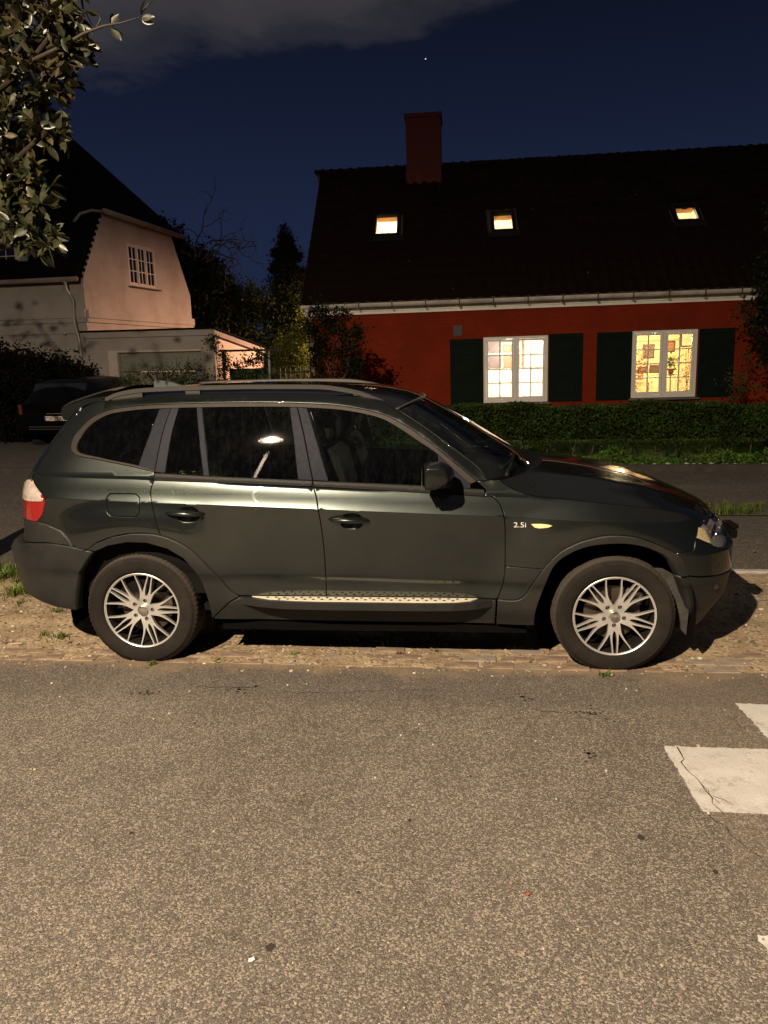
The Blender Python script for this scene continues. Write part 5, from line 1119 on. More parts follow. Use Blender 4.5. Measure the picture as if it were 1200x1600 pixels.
panel('headlight', loop('hlL', 'hlB', [(3.303, .70), (3.45, .678), (3.62, .672), (3.70, .78), (3.60, .835), (3.45, .838), (3.367, .838), (3.321, .858)]), glass_mat('headlight_lens', (.85, .85, .82), .02, .05), off=.002, thick=.008)
panel('headlight_bowl', loop([(3.15, .775), (3.25, .842), (3.34, .868), (3.60, .85), (3.74, .78), (3.64, .655), (3.31, .68), (3.23, .725)]), M('lamp_reflector', (.20, .19, .185), .35, .2, var=.5, vs=30), off=-.030, thick=.01)
panel('turn_signal', loop([(3.19, .775), (3.25, .828), (3.29, .81), (3.275, .72), (3.235, .745)]), M('lamp_cream', (.55, .46, .28), .3, coat=.6, var=.3, vs=60), off=-.012, thick=.01)
for sd in (-1, 1):
    for (s, z, r) in ((3.36, .775, .045), (3.52, .765, .05)):
        q = body(s, z, -.024); nn = bnorm(np.array(s), np.array(z)); b = MB()
        b.lathe([(r*1.05, -.012), (r, 0), (r*.8, .02), (r*.3, .035), (0, .036)], 20, 'y'); o = b.obj('projector', M('projector_dark', (.12, .11, .11), .2, .6), car, True); o.location = (float(q[0]), sd*float(q[1]), float(q[2])); o.rotation_euler = (0, 0, math.atan2(float(nn[1])*sd, float(nn[0]))+math.pi/2)
panel('nose', loop([(3.63, .67), (3.71, .78), (3.61, .84), (3.50, .842), (3.55, .850), (4.07, .850), (4.07, .67)]), pnt, off=-.001)
b = MB(); b.box(2.95, 3.36, -.62, .62, .45, .90, .03); b.obj('nose_plug', dark, car)  # dark plug added inside the nose, blocks sky showing through the headlight
# kidney grille
for sd in (-1, 1):
    kd = MB(); kd.tube([(float(xfront(.755+.06*math.sin(t)))+.002, sd*(.145+.115*math.cos(t)), .755+.06*math.sin(t)) for t in np.linspace(0, 2*math.pi, 24)], .010, 6, False); ko = kd.obj('grille_ring', chrome, car, True)
    for k in range(9): b = MB(); b.box(3.47, 3.525, sd*(.05+k*.024)-.004, sd*(.05+k*.024)+.004, .71, .80); b.obj('fin', dark, ko)
pb_ = MB(); pb_.box(3.615, 3.655, -.28, .28, .645, .70, .006); pb_.box(3.62, 3.668, -.26, -.10, .701, .728, .006); pb_.box(3.62, 3.672, -.22, .22, .66, .68, .004); pb_.obj('plate_bracket', M('bracket_black', (.003, .003, .003), .6, spec=.05), car)
sn = MB(); q = body(3.28, .47, .004); sn.lathe([(0, -.004), (.016, -.004), (.019, 0), (.019, .006)], 18, 'y', (float(q[0]), -float(q[1]), float(q[2]))); sn.obj('tow_cover', plastic, car, 'auto')
# side marker and model badge
panel('side_marker', loop('marker'), M('marker_cream', (.75, .58, .30), .25, coat=.8), off=.007, thick=.008, gap=0, bev=.003)
def text(txt, size, mat, parent, loc, rot, name='lettering', ext=.0012, sx=1.0):
    cu = bpy.data.curves.new(name, 'FONT'); cu.body = txt; cu.size = size; cu.extrude = ext; cu.align_x = 'LEFT'; cu.align_y = 'CENTER'; cu.materials.append(mat)
    o = bpy.data.objects.new(name, cu); COL.objects.link(o); o.parent = parent; o.location = loc; o.rotation_euler = rot; o.scale = (sx, 1, 1); bpy.context.view_layer.update(); me = bpy.data.meshes.new_from_object(o); bpy.data.objects.remove(o)
    me.name = name; o = bpy.data.objects.new(name, me); COL.objects.link(o); o.parent = parent; o.location = loc; o.rotation_euler = rot; o.scale = (sx, 1, 1); return o
q = body(2.212, .869, .003); text('2.5i', .040, M('badge_silver', (.55, .53, .5), .35), car, (float(q[0]), -float(q[1]), float(q[2])), (R(86), 0, R(-2)), 'badge', .0015, 1.25)
# --- glazing and pillars
def T_(x): return float(np.interp(x, [p[0] for p in CV['stripTr']]+[p[0] for p in CV['stripTf'][1:]], [p[1] for p in CV['stripTr']]+[p[1] for p in CV['stripTf'][1:]]))
dl_ = np.array(CV['dloi']); dtop = dl_[10:]
def between(L, Rr_, top=True):
    L = [tuple(p) for p in L]; Rr_ = [tuple(p) for p in Rr_]
    bt = [(x, T_(x)) for x in np.linspace(L[-1][0], Rr_[-1][0], 8)[1:-1]]
    tp = [tuple(p) for p in dtop if Rr_[0][0]-.01 > p[0] > L[0][0]+.01][::-1]
    return loop(L, [L[-1]]+bt+[Rr_[-1]], Rr_[::-1], [Rr_[0]]+tp+[L[0]])
panel('window_trim', loop([(.134, 1.168)]+[tuple(p) for p in CV['dlo'][1:]], [(2.009, 1.105), (1.973, 1.091)], [tuple(p) for p in dl_[::-1]]) if False else loop('dlo', '-dloi'), trimm, off=.0035, gap=.0003, bev=.0025, gs=.05, gz=.05)
panel('rear_side_glass', loop('gq', 'cpL', [(.032, 1.197)]+[tuple(p) for p in CV['gqB'][::-1]]), cglass2, off=-.004, thick=.006, gap=0)
panel('pillar_trim', loop('cpL', [(.032, 1.195), (.134, 1.170)], '-cpR', [(.206, 1.531), (.136, 1.524)]), gloss, off=.001, thick=.02, gap=.001)
panel('door_frame', loop('cpR', [(.134, 1.166), (.199, 1.158)], '-dfR', [(.257, 1.53), (.206, 1.531)]), M('frame_grey', (.010, .011, .0165), .5, spec=.07), off=.0, thick=.02, gap=.002)
panel('rear_quarter_glass', between(CV['dfR'], CV['dvL']), cglass2, off=-.004, thick=.006, gap=0)
panel('window_divider', between(CV['dvL'], CV['dvR']), gloss, off=.002, thick=.02, gap=.0005)
panel('rear_door_glass', between(CV['dvR'], CV['bpL']), cglass, off=-.004, thick=.006, gap=0)
panel('pillar_trim', between(CV['bpL'], CV['bpM']), gloss, off=.001, thick=.02, gap=.0025)
panel('pillar_trim', between(CV['bpM'], CV['bpR']), gloss, off=.001, thick=.02, gap=.0025)
fg = loop('bpR', [(1.166, 1.108)]+[(x, T_(x)) for x in (1.3, 1.45, 1.6, 1.75)]+[(1.822, 1.078)], '-sailL', list(reversed(CV['gfT'])))
panel('front_door_glass', fg, cglass_f, off=-.004, thick=.006, gap=0)
panel('mirror_sail', loop('sailL', [(1.822, 1.078), (1.9, 1.068), (1.973, 1.065)], [(1.973, 1.091), (1.923, 1.13), (1.789, 1.254)]), gloss, off=.001, thick=.02, gap=0)
# rubber runs round the movable panes
for L_, R_ in ((CV['dvR'], CV['bpL']),):
    o_ = between(L_, R_); i_ = inset(o_, .012); 
# --- roof, hood, windscreen as lofts over the full width
def loft(name, rows, mat, parent=None, smooth=True, closed_under=None, **kw):
    n = len(rows[0]); v = [p for r in rows for p in r]; f = [(i*n+j, i*n+j+1, (i+1)*n+j+1, (i+1)*n+j) for i in range(len(rows)-1) for j in range(n-1)]
    o = mesh_obj(name, v, f, mat, parent or car, True, **kw); bm = bmesh.new(); bm.from_mesh(o.data); bmesh.ops.recalc_face_normals(bm, faces=bm.faces)
    up_ = sum(q.normal.z*q.calc_area() for q in bm.faces)
    if up_ < 0: bmesh.ops.reverse_faces(bm, faces=bm.faces)
    bm.to_mesh(o.data); bm.free(); o.data.shade_smooth()
    if kw.get('x'): pass
    return o
A_ = np.linspace(-1, 1, 41)
re = crom(CV['redge'], .05); rows = []
for i, (s, z) in enumerate(re):
    p = body(s, z, -.004); t = (p[0]+.3)/1.78; dx = .10*max(0, (t-.80)/.2)**1.5 - .09*max(0, (.20-t)/.2)**1.2
    rows.append([(float(p[0]) + dx*(1-a*a), a*float(p[1]), float(p[2]) + .048*(1-abs(a)**2.6)) for a in A_])
loft('roof', rows, pnt)
ap = crom(CV['apil'], .05)[::-1]; wrow = []; ne = len(ap)
for i, (s, z) in enumerate(ap):
    p = body(s, z, -.006); t = i/(ne-1); dx = .13 + .17*t; wrow.append([(float(p[0]) + dx*(1-abs(a)**2.2), a*float(p[1]), float(p[2]) + .045*(1-t)*(1-abs(a)**2.4) + .01*t*(1-a*a)) for a in A_])
loft('windscreen', wrow, glass_mat('windscreen_glass', (.55, .62, .58), .01, .05, .006))
b = MB(); b.tube([(x, y, z+.006) for x, y, z in wrow[0]], .010, 6, squash=.7); b.obj('screen_top_strip', satin, car, True)
# windscreen surround lip along the near edge and the top
for sd in (-1, 1):
    b = MB(); b.tube([(float(body(s, z, -.002)[0])+.004, sd*float(body(s, z, -.004)[1]), z+.002) for s, z in ap], .006, 6); b.obj('screen_seal', rubber, car, True)
# hood
sm = crom(CV['seam'], .04); ns = len(sm)
hz = lambda x: np.interp(x, [2.14, 2.3, 2.64, 2.95, 3.1, 3.2, 3.3], [.105, .115, .105, .072, .055, .042, .030])
def hood_row(i, scale=1.0, lift=0.):
    s, z = sm[i]; p = body(s, z, -.003); t = i/(ns-1); dx = .31*(1-t)**2.2 + .17*t**3 
    r = []
    for a in A_:
        q = abs(a); pr = 1 - q**2.3; cre = .010*math.exp(-((q-.60)/.07)**2); zc_ = float(np.interp(p[0]+dx, [2.3, 2.4, 2.77, 3.02, 3.18, 3.39, 3.49], [1.150, 1.142, 1.090, 1.040, .990, .902, .85]))-float(p[2])
        r.append((float(p[0]) + dx*(1-q**2.4), a*float(p[1]), float(p[2]) + max(.012, zc_)*pr + cre*math.sin(min(1, t*1.2)*math.pi*.9)*1.0 + lift))
    return r
rows = [hood_row(i) for i in range(ns)]
last = rows[-1]; rows.append([(x+.012, y, z-.008) for x, y, z in last]); rows.append([(x+.016, y, z-.025) for x, y, z in last])
loft('hood', rows, pnt)
cow = [hood_row(0), [(x-.05, y*.985, z-.035) for x, y, z in hood_row(0)], [(x-.16, y*.95, z-.03) for x, y, z in hood_row(0)]]
loft('cowl', cow, dark)
for (ya, yb, L) in ((-.62, .02, .55), (.05, .60, .5)):
    b = MB(); base = hood_row(0)[int((ya+.85)/1.7*40)]
    P0 = (base[0]-.06, ya, base[2]+.0); 
    xe = lambda y: 2.36 - .30*(abs(y)/.85)**2.2
    pts = [(xe(y)-.055-.05*((y-ya)/(yb-ya)), y, 1.145 + .045*((y-ya)/(yb-ya)) + .0) for y in np.linspace(ya, yb, 8)]
    b.tube(pts, .010, 6); b.tube([(xe(ya)-.02, ya, 1.10), pts[2]], .014, 6); b.obj('wiper', M('wiper_black', (.015, .015, .015), .45), car, True)
b = MB(); p_ = hood_row(int(ns*.42))[10]; b.box(p_[0]-.05, p_[0]+.03, p_[1]-.012, p_[1]+.012, p_[2]-.004, p_[2]+.008, .004); b.obj('washer_jet', dark, car)
# roof rails with feet, antenna fin, spoiler
RP = [(-.235, 1.578), (-.177, 1.603), (-.094, 1.621), (.008, 1.632), (.308, 1.640), (.701, 1.642), (1.089, 1.635), (1.203, 1.621), (1.325, 1.596), (1.412, 1.562), (1.468, 1.540)]
rp_ = crom(RP, .04)
def edge_z(x): q = np.array([[float(body(s, z)[0]), z] for s, z in re]); q = q[np.argsort(q[:, 0])]; return float(np.interp(x, q[:, 0], q[:, 1]))
for sd in (-1, 1):
    V = []; F = []
    for (x, z) in rp_:
        for (dy, dz) in ((-.020, -.012), (-.020, .006), (-.012, .013), (.010, .013), (.016, .004), (.016, -.012)): V.append((x, sd*(.60+.0)+dy*(1 if sd > 0 else -1)*-1, z+dz))
    m_ = len(rp_)
    for i in range(m_-1):
        for j in range(6): F.append((i*6+j, i*6+(j+1) % 6, (i+1)*6+(j+1) % 6, (i+1)*6+j))
    F += [tuple(range(6)), tuple((m_-1)*6+j for j in range(5, -1, -1))]
    b = MB(); b.add(V, F); ro = b.obj('roof_rail', satin, car, 'auto')
    for (xa, xb) in ((-.20, .0), (.27, .36), (1.29, 1.46)):
        q = MB(); xs_ = np.linspace(xa, xb, 7); top = [(x, float(np.interp(x, [p[0] for p in RP], [p[1] for p in RP]))-.008) for x in xs_]; bt = [(x, edge_z(x)+.001) for x in xs_[::-1]]
        q.prism(top+bt, 'y', sd*.585, sd*.615); q.obj('rail_foot', satin, ro)
f_ = MB(); f_.prism([(-.16, 1.625), (-.155, 1.672), (-.13, 1.676), (-.04, 1.662), (.03, 1.640), (.05, 1.630)], 'y', -.022, .022); f_.obj('antenna_fin', M('fin_grey', (.05, .06, .06), .35, coat=.3), car, 'auto')
SPp = [(-.215, 1.600), (-.30, 1.592), (-.374, 1.578), (-.501, 1.544), (-.531, 1.535), (-.538, 1.512), (-.542, 1.487), (-.527, 1.455), (-.498, 1.453), (-.384, 1.545), (-.313, 1.565)]
V = []; n = len(SPp); ys = np.linspace(-1, 1, 17)
for a in ys: V += [(x - .07*(1-a*a), a*.585, z + .045*(1-a*a)) for x, z in SPp]
F = [(i*n+j, i*n+(j+1) % n, (i+1)*n+(j+1) % n, (i+1)*n+j) for i in range(16) for j in range(n)] + [tuple(range(n)), tuple(16*n+j for j in range(n-1, -1, -1))]
b = MB(); b.add(V, F); b.obj('rear_spoiler', pnt, car, 'auto')
# running boards: silver tread plate with round dimples on a black carrier
for sd in (-1, 1):
    b = MB(); P = [(.60, .895), (.75, .955), (.90, .985), (1.1, .995), (1.7, .995), (1.88, .985), (2.0, .955), (2.1, .90)]; 
    b.prism([(x, sd*y) for x, y in P] + [(2.1, sd*.86), (.60, sd*.86)], 'z', .382, .424); bo = b.obj('running_board', plastic, car)
    P2 = [(.69, .893), (.80, .94), (.95, .962), (1.1, .970), (1.75, .970), (1.90, .958), (1.98, .93), (2.015, .893)]
    b = MB(); b.prism([(x, sd*y) for x, y in P2], 'z', .4245, .430); b.obj('tread_plate', M('tread_silver', (.60, .56, .44), .55, .15, var=.1, vs=10, spec=.2), bo)
    sx = None
    for row, y in enumerate((.913, .945)):
        for k in range(25):
            x = .79 + row*.025 + k*.0505
            if x > (1.97 if row == 0 else 1.90) or (row == 1 and x < .84): continue
            if sx is None: q = MB(); q.lathe([(0, .0012), (.0085, .0012), (.0095, 0)], 10); sx = q.obj('stud', dark, bo); o = sx
            else: o = inst(sx, 'stud', bo)
            o.location = (x, sd*y, .4302)
# door mirror
def rounded(pts, name, mat, parent, bev=.02, seg_=3):
    bm = bmesh.new(); vs = [bm.verts.new(p) for p in pts]; r = bmesh.ops.convex_hull(bm, input=vs); bmesh.ops.delete(bm, geom=[g_ for g_ in r['geom_interior'] if isinstance(g_, bmesh.types.BMVert)], context='VERTS')
    bmesh.ops.dissolve_limit(bm, angle_limit=R(8), verts=bm.verts, edges=bm.edges); bmesh.ops.bevel(bm, geom=bm.edges[:], offset=bev, segments=seg_, affect='EDGES', profile=.6)
    me = bpy.data.meshes.new(name); bm.to_mesh(me); bm.free(); me.materials.append(mat); me.shade_smooth(); me.set_sharp_from_angle(angle=R(50)); o = bpy.data.objects.new(name, me); COL.objects.link(o); o.parent = parent; return o
MC = [(1.712, 1.085), (1.712, 1.225), (1.74, 1.236), (1.82, 1.236), (1.872, 1.205), (1.892, 1.16), (1.872, 1.12), (1.80, 1.088)]
mcx = 1.80; mcz = 1.16
for sd in (-1, 1):
    pts = [(x, sd*.955, z) for x, z in MC] + [(mcx+(x-mcx)*.72-.012, sd*1.115, mcz+(z-mcz)*.82) for x, z in MC]
    mo = rounded(pts, 'door_mirror', M('mirror_shell', (.006, .007, .007), .25, coat=.5, spec=.2), car, .016)
    b = MB(); b.tube([(1.86, sd*.86, 1.10), (1.83, sd*.94, 1.11), (1.80, sd*1.0, 1.115)], [.03, .028, .026], 8); b.obj('mirror_arm', plastic, mo, True)
    b = MB(); b.prism([(sd*.97, 1.10), (sd*1.10, 1.11), (sd*1.095, 1.215), (sd*.97, 1.222)], 'x', 1.708, 1.712); b.obj('mirror_glass', chrome, mo)
# wheels
def tyre_mesh():
    prof = [(.232, -.088), (.240, -.104), (.2475, -.108), (.2485, -.1105), (.2505, -.111), (.262, -.1145), (.285, -.1175), (.3055, -.1155), (.3065, -.1170), (.3095, -.1165), (.318, -.112), (.3195, -.1095), (.331, -.104), (.3385, -.096), (.344, -.083), (.346, -.066), (.346, -.052), (.339, -.050), (.339, -.042), (.347, -.040), (.3475, -.008), (.340, -.006), (.340, .006), (.3475, .008), (.347, .040), (.339, .042), (.339, .050), (.346, .052), (.345, .08), (.338, .098), (.30, .115), (.24, .10)]
    n = 216; v = []; f = []; k = len(prof)
    for i in range(n):
        t = 2*math.pi*i/n
        for j, (r, h) in enumerate(prof):
            if (i % 3 == 0) and 12 <= j <= 15: r -= .003
            if (i % 6 == 2) and 17 <= j <= 20: r -= .003
            z = r*math.sin(t); x = r*math.cos(t)
            if z < -.318: hb = (-.318 - z); z = -.318 - hb*.12; h = h + (.25*hb if h > 0 else -.25*hb)
            v.append((x, h, z))
    for i in range(n):
        for j in range(k-1): a = i*k+j; b = ((i+1) % n)*k+j; f.append((a, b, b+1, a+1))
    return v, f
tyv, tyf = tyre_mesh()
def spoke_face():
    Rm = .2265
    def pol(r, a): return (Rm*r*math.cos(a), Rm*r*math.sin(a))
    holes = []
    for k in range(5):
        c = R(-84+72*k)
        def mk(prof): 
            L = [(r, a1) for r, a0, a1 in prof]; Rr_ = [(r, a0) for r, a0, a1 in prof][::-1]; arc = [(prof[0][0], a) for a in np.linspace(prof[0][1], prof[0][2], 5)[1:-1]]
            pts = [pol(r, c+R(a)) for r, a in L + [q for q in Rr_ if abs(q[1]-L[len(L)-1][1]) > 1e-6 or q[0] != L[-1][0]] + arc]; return crom(np.array(pts+[pts[0]]), .006)[:-1]
        holes.append(mk([(.985, 25.6, 46.4), (.88, 24.4, 47.6), (.78, 23.2, 48.8), (.66, 21.8, 50.2), (.55, 21.0, 51.0), (.46, 21.8, 50.2), (.38, 24.8, 47.2), (.31, 29.5, 42.5), (.255, 36, 36)]))
        holes.append(mk([(.985, -2.3, 2.3), (.85, -3.2, 3.2), (.70, -4.4, 4.4), (.58, -5.2, 5.2), (.47, -4.6, 4.6), (.40, 0, 0)]))
        for sgn in (1, -1):
            pr = [(.985, 4.4, 23.6), (.88, 5.0, 22.4), (.78, 6.3, 20.6), (.68, 8.0, 18.4), (.60, 9.8, 16.4), (.50, 13.2, 13.2)]
            if sgn < 0: pr = [(r, -a1, -a0) for r, a0, a1 in pr]
            holes.append(mk(pr))
        holes.append(np.array([(pol(.262, c)[0]+.0125*math.cos(t)*1, pol(.262, c)[1]+.0125*math.sin(t)) for t in np.linspace(0, 2*math.pi, 16, endpoint=False)]))
    outer = np.array([pol(1.0, a) for a in np.linspace(0, 2*math.pi, 160, endpoint=False)])
    gx = np.arange(-.22, .221, .012); G = np.stack(np.meshgrid(gx, gx), -1).reshape(-1, 2); G = G[np.hypot(*G.T) < .21]
    k = np.ones(len(G), bool)
    for h in holes: k &= ~inside(G, h)
    G = G[k]; B = np.concatenate([outer]+holes); d = np.array([np.min(np.sum((B-q)**2, 1)) for q in G]); G = G[d > .004**2]
    vo, F = cdt(outer, holes, G)
    def hh(p): r = np.hypot(p[..., 0], p[..., 1])/Rm; return .016*(1-r**1.5) + .010*np.clip(1-r*3.2, 0, 1)
    top = np.stack([vo[:, 0], hh(vo), vo[:, 1]], 1); V = [tuple(p) for p in top]; FF = [tuple(int(i) for i in f) for f in F]
    for lp in holes + [outer]:
        q = np.array(lp); h0 = hh(q); k0 = len(V); m = len(q)
        V += [(a[0], h_-.0, a[1]) for a, h_ in zip(q, h0)] + [(a[0], h_+.022, a[1]) for a, h_ in zip(q, h0)]
        FF += [(k0+i, k0+(i+1) % m, k0+m+(i+1) % m, k0+m+i) for i in range(m)]
    return V, FF
sv, sf = spoke_face(); tym = M('tyre_rubber', (.0125, .0105, .009), .85, var=.25, vs=9, bump=.25, bs=50, dirt=(.030, .024, .018), ds=3); 
t_ = tym.node_tree; o_c = t_.nodes['Principled BSDF'].inputs['Base Color'].links[0].from_socket; vv_ = N(t_, 'ShaderNodeTexCoord'); sx_ = N(t_, 'ShaderNodeSeparateXYZ'); t_.links.new(vv_.outputs['Object'], sx_.inputs[0])
rr_ = mathn(t_, 'SQRT', mathn(t_, 'ADD', mathn(t_, 'POWER', mathn(t_, 'ABSOLUTE', sx_.outputs[0]), 2.), mathn(t_, 'POWER', mathn(t_, 'ABSOLUTE', sx_.outputs[2]), 2.)))
t_.links.new(mixc(t_, mathn(t_, 'MULTIPLY', mathn(t_, 'SUBTRACT', rr_, .328), 90, clamp=True), o_c, (.045, .038, .031)), t_.nodes['Principled BSDF'].inputs['Base Color'])
t_.nodes['Principled BSDF'].inputs['Specular IOR Level'].default_value = .15
barrel = M('rim_barrel', (.012, .011, .010), .5, .3)
wsrc = None
for (wx, sd) in ((0, -1), (2.795, -1), (0, 1), (2.795, 1)):
    if wsrc is None:
        w = empty('wheel'); w.parent = car
        ty = mesh_obj('tyre', tyv, tyf, tym, w, True)
        ty.data.set_sharp_from_angle(angle=R(40))
        b = MB(); b.add(sv, sf); rm = b.obj('rim', alloy, w, 'auto'); rm.location = (0, -.100, 0)
        b = MB(); b.lathe([(.226, -.099), (.2295, -.105), (.2350, -.105), (.2365, -.098), (.231, -.088)], 96, 'y'); b.obj('rim_lip', alloy, w, True)
        b = MB(); b.lathe([(.224, -.096), (.215, -.07), (.212, .09), (.224, .10)], 64, 'y'); b.obj('rim_barrel', barrel, w, True)
        b = MB(); b.lathe([(0, -.107), (.012, -.107), (.026, -.104), (.029, -.098), (.029, -.07)], 32, 'y'); b.obj('centre_cap', M('cap_brushed', (.6, .56, .5), .22, 1.), w, 'auto')
        b = MB()
        for k in range(5): a = R(-84+72*k); b.lathe([(0, -.076), (.0045, -.076), (.006, -.073), (.006, -.05)], 6, 'y', (.2265*.262*math.cos(a), 0, .2265*.262*math.sin(a)))
        b.obj('lug_bolt', M('bolt_grey', (.35, .34, .32), .3, .9), w)
        b = MB(); b.lathe([(.05, .0), (.05, -.035), (.07, -.04), (.085, -.012), (.16, -.010), (.162, .01), (.05, .012)], 48, 'y'); b.obj('brake_disc', M('disc_rust', (.055, .04, .03), .5, .5, var=.3, vs=9), w, 'auto')
        b = MB(); b.box(.06, .165, -.045, .04, .05, .15, .015); b.obj('brake_caliper', M('caliper_grey', (.12, .11, .10), .5, .5), w)
        b = MB(); b.lathe([(0, .02), (.211, .02), (.211, .025), (0, .025)], 32, 'y'); b.obj('back_plate', dark, w)
        wsrc = w; parts = list(w.children)
    else:
        w = wsrc.copy(); COL.objects.link(w); w.parent = car
        for c in parts: d = c.copy(); COL.objects.link(d); d.parent = w
    w.location = (wx, sd*.778, .325); w.rotation_euler = (0, 0, 0 if sd < 0 else math.pi)
front = [o for o in car.children if o.name.startswith('wheel') and o.location.x > 2 and o.location.y < 0][0]
for c in front.children:
    if not c.name.startswith('tyre'): c.rotation_euler = (0, R(3), 0)
rear = [o for o in car.children if o.name.startswith('wheel') and o.location.x < 1 and o.location.y < 0][0]
for c in rear.children:
    if not c.name.startswith('tyre') : c.rotation_euler = (0, R(-13), 0)
# wheel housings, torn liner, floor pan
for wx in (0, 2.795):
    for sd in (-1, 1):
        ring = [(wx+.455*math.cos(t), .33+.455*math.sin(t)) for t in np.linspace(-.25, math.pi+.25, 25)]; b = MB()
        V = [(x, sd*.87, z) for x, z in ring] + [(x, sd*.56, z) for x, z in ring]; b.add(V, [(i, i+1, 25+i+1, 25+i) for i in range(24)] + [tuple(range(25, 50))]); b.obj('wheel_housing', dark, car)
b = MB(); b.box(.48, 2.30, -.83, .83, .20, .30); b.box(-.38, .48, -.50, .50, .33, .42); b.box(2.3, 3.4, -.55, .55, .22, .40); b.obj('floor_pan', dark, car)
FL = [(3.05, .57), (3.10, .575), (3.15, .54), (3.19, .48), (3.225, .38), (3.236, .30), (3.214, .19), (3.196, .215), (3.185, .31), (3.14, .42), (3.09, .50)]
b = MB(); V = []; n = len(FL)
for y, k in ((-.79, 0), (-.785, .004), (-.66, .02), (-.655, .016)): V += [(x - k + .01*math.sin(z*40), y + .006*math.sin(z*31), z) for x, z in FL]
b.add(V, [tuple(range(n))] + [(j*n+i, j*n+(i+1) % n, (j+1)*n+(i+1) % n, (j+1)*n+i) for j in range(3) for i in range(n)] + [tuple(3*n+i for i in range(n-1, -1, -1))]); b.obj('wheel_liner', M('liner_grey', (.030, .027, .023), .9, var=.4, vs=14, bump=.8, bs=30), car)
# interior
card = M('interior_black', (.006, .006, .006), .8, spec=.06); seatm = M('seat_black', (.008, .008, .008), .8, var=.2, vs=20, spec=.08)
it = loop([(-.70, .42), (2.2, .42), (2.2, 1.02), (1.9, 1.055), (1.0, 1.10), (.2, 1.13), (-.70, 1.20)]); panel('door_card', it, card, off=-.09, thick=.01, gs=.1, gz=.1)
b = MB(); b.box(-.36, 2.25, -.78, .78, .301, .34); b.obj('carpet', card, car)
def seat(x, y, name='seat'):
    b = MB(); b.box(x, x+.50, y-.25, y+.25, .45, .66, .05); b.add(*_seatback(x, y)); b.box(x-.155, x-.045, y-.13, y+.13, 1.29, 1.47, .035); b.box(x-.11, x-.09, y-.06, y-.045, 1.20, 1.30); b.box(x-.11, x-.09, y+.045, y+.06, 1.20, 1.30); b.obj(name, seatm, car, 'auto')
def _seatback(x, y):
    t = MB(); t.prism([(x-.02, .58), (x+.10, .64), (x+.06, .95), (x-.01, 1.22), (x-.06, 1.27), (x-.11, 1.25), (x-.12, 1.0), (x-.06, .62)], 'y', y-.235, y+.235); return t.v, t.f
seat(1.20, -.38); seat(1.20, .38); seat(.30, -.40, 'rear_seat'); seat(.30, .40, 'rear_seat')
b = MB(); b.prism([(1.86, .62), (1.90, 1.04), (2.02, 1.075), (2.34, 1.07), (2.34, .62)], 'y', -.76, .76); b.obj('dashboard', card, car)
b = MB(); b.tube([(1.70+.07*math.sin(t), .38+.185*math.cos(t), .985+.17*math.sin(t)) for t in np.linspace(0, 2*math.pi, 30)], .015, 8, False); b.box(1.68, 1.74, .30, .46, .93, 1.01, .015); b.tube([(1.70, .38, .98), (1.90, .38, .93)], .035, 8); b.obj('steering_wheel', M('wheel_black', (.03, .03, .03), .45), car, 'auto')
b = MB(); b.box(1.60, 1.64, -.11, .11, 1.40, 1.47, .012); b.tube([(1.63, 0, 1.45), (1.68, 0, 1.50)], .01, 6); b.obj('rear_view_mirror', card, car)
b = MB(); b.prism([(1.15, 1.50), (1.19, 1.50), (1.27, 1.18), (1.23, 1.18)], 'y', .64, .66); b.obj('seat_belt', M('belt_beige', (.35, .30, .20), .6), car)
hrw = []
for (s, z) in re[3:-1]:
    p = body(s, z, -.03); hrw.append([(float(p[0]), a*float(p[1]), float(p[2])-.02+.03*(1-a*a)) for a in A_[::4]])
loft('headliner', hrw, M('headliner_grey', (.20, .19, .17), .9))
for sd in (-1, 1):   # far-side and near-side pillars inside
    b = MB(); b.prism([(.96, 1.54), (1.03, 1.54), (1.15, 1.08), (1.02, 1.08)], 'y', sd*.665, sd*.645); b.obj('inner_pillar', M('headliner_grey', (.2, .2, .2)), car)
# light scuffs left on the rear quarter
# ------------------------------------------------------------------ the dark hatchback parked in the driveway
dc = empty('dark_hatchback', (-8.40, 15.62, .03), label='almost black hatchback parked in the driveway behind the green SUV, white plate', cat='car')
dp = M('dark_car_paint', (.0015, .0016, .0019), .3, 0, coat=.15, spec=.1)
st_ = [(0, .80, .62, .95, .30), (.05, .86, .66, 1.00, .26), (.18, .875, .63, 1.18, .22), (.42, .88, .61, 1.40, .2), (.9, .885, .60, 1.455, .2), (1.7, .885, .60, 1.47, .2), (2.3, .885, .60, 1.42, .2), (2.75, .88, .64, 1.17, .2), (3.1, .87, .72, .98, .2), (3.8, .85, .70, .88, .22), (4.15, .78, .6, .72, .26), (4.22, .70, .5, .60, .32)]
rows = []
for (y, hw, hr2, zt, zb_) in st_:
    zbt = min(.95, zt-.02); r = []
    for (fx, z) in ((1, zb_), (1.02, .45), (1.03, .62), (1.0, zbt)): r.append((hw*fx, y, z))
    r += [(hr2+.06, y, max(zt-.10, zbt+.005)), (hr2*.92, y, zt-.02), (hr2*.5, y, zt+.01), (0, y, zt+.015)]
    rows.append(r + [(-a, b_, c) for a, b_, c in r[-2::-1]])
o = loft('body_shell', rows, dp, dc)
b = MB(); b.add(rows[0], [tuple(range(len(rows[0])))]); b.obj('rear_panel', dp, dc)
b = MB(); b.prism([(.10, 1.02), (.14, 1.0), (.36, 1.33), (.32, 1.35)], 'x', -.58, .58); b.obj('rear_window', M('dark_window', (.01, .012, .014), .04, spec=1.), dc)
b = MB(); b.box(-.87, .87, -.06, .10, .34, .58, .03); b.obj('bumper', dp, dc); 
for z in (.40, .45): b = MB(); b.box(-.6, .6, -.066, -.058, z, z+.012); b.obj('bumper_strip', chrome, dc)
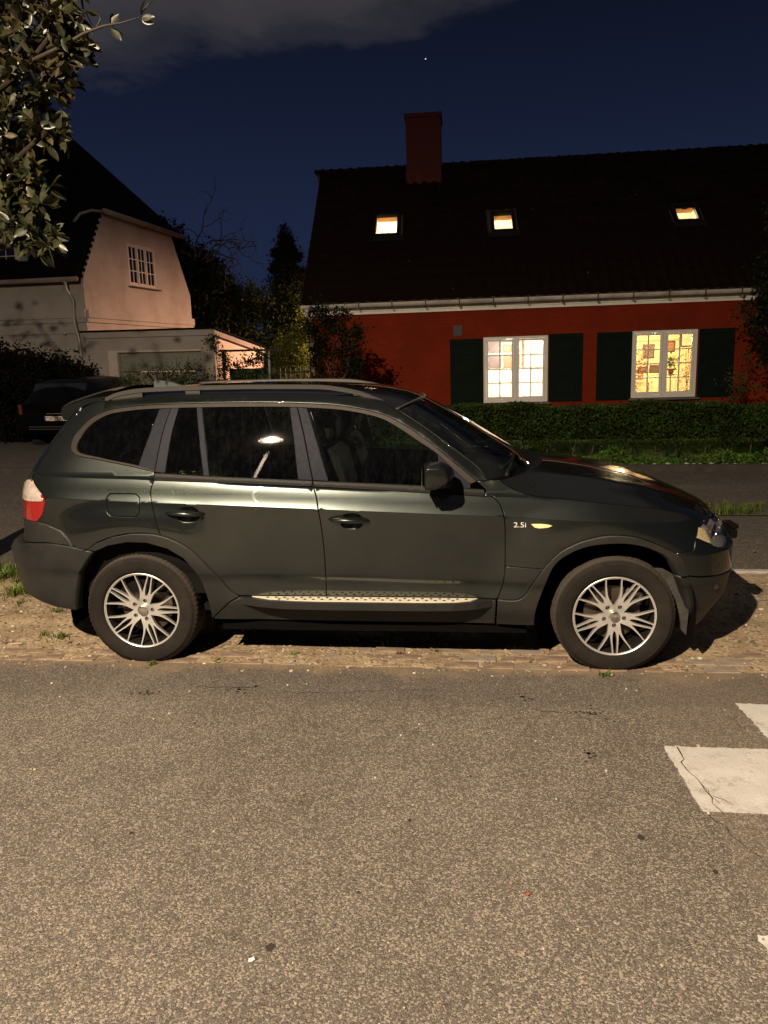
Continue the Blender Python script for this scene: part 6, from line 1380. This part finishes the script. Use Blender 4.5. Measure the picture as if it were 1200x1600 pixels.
for sd in (-1, 1):
    b = MB(); b.box(sd*.84-.10*(sd > 0)-.0*(sd < 0), sd*.84+.10*(sd < 0), -.012, .06, .70, .93, .02); o = b.obj('tail_light', M('dark_lamp_red', (.12, .01, .01), .15, coat=1.), dc)
    for k, (dx, dz) in enumerate(((.02, .90), (.03, .87), (.05, .80), (.035, .76), (.07, .73))): b = MB(); b.lathe([(0, -.008), (.012, -.004), (.014, 0)], 8, 'y', (sd*(.84-dx)+0, -.014, dz)); b.obj('reflector', chrome, o)
b = MB(); b.box(-.27, .27, -.012, -.004, .56, .675, .004); pl = b.obj('number_plate', M('plate_white', (.80, .70, .60), .5), dc)
b = MB(); b.box(-.268, -.235, -.014, -.0125, .562, .673); b.obj('plate_band', M('plate_blue', (.02, .05, .22), .4), pl)
text('DA 22 47', .105, M('plate_ink', (.01, .01, .01), .5), pl, (-.222, -.0135, .618), (R(90), 0, 0), 'lettering', .001, .92)
b = MB(); b.box(-.22, .30, -.012, .0, .72, .735, .004); b.obj('tailgate_strip', chrome, dc)
for wy in (.72, 3.35):
    for sd in (-1, 1): b = MB(); b.lathe([(.0, -.02), (.2, -.02), (.22, -.1), (.29, -.11), (.315, -.08), (.315, .08), (.2, .1)], 28, 'x', (sd*.79, wy, .315)); b.obj('wheel', M('plain_rubber', (.02, .02, .02), .8), dc, 'auto')
# ------------------------------------------------------------------ bits on the ground
def litter(name, label, cat, x, y, pts, mat, z=.004, rot=0):
    b = MB(); b.prism(pts, 'z', 0, .004); o = b.obj(name, mat); o.location = (x, y, z); o.rotation_euler = (R(3), R(-4), rot); tag(o, label, cat)
litter('paper_scrap', 'torn white scrap lying on the asphalt near the bottom of the photo', 'scrap', -.62, 1.98, [(-.009, -.004), (.003, -.006), (.011, -.003), (.007, .003), (.009, .006), (-.002, .004), (-.007, .006)], M('scrap_white', (.75, .75, .75), .7), rot=.4)
litter('dry_leaf', 'small brown leaf on the asphalt in the middle of the road', 'leaf', .245, 2.33, [(-.010, 0), (0, .006), (.011, .001), (.0, -.006)], M('leaf_rust', (.25, .07, .03), .8), rot=.2)
litter('splinter', 'pale wooden splinter on the sand left of the rear wheel', 'splinter', -2.86, 4.5, [(-.045, -.008), (.05, -.006), (.048, .004), (-.04, .007)], M('splinter_wood', (.42, .32, .2), .8), z=.012, rot=.05)
litter('stone_chip', 'pale stone chip beside the green tuft under the sill', 'stone', -.46, 4.56, [(-.014, -.006), (.012, -.007), (.017, .004), (-.006, .008)], M('chip_pale', (.45, .38, .27), .9), z=.012, rot=.1)
lv2 = [tuple(.05*np.array(p)) for p in lv]; o = mesh_obj('dry_leaf', lv2, lf, M('leaf_brown', (.10, .07, .04), .7), None, True, label='curled dry leaf on the path right of the SUV nose', cat='leaf'); o.location = (2.66, 6.95, .03); o.rotation_euler = (.3, -.3, .8)
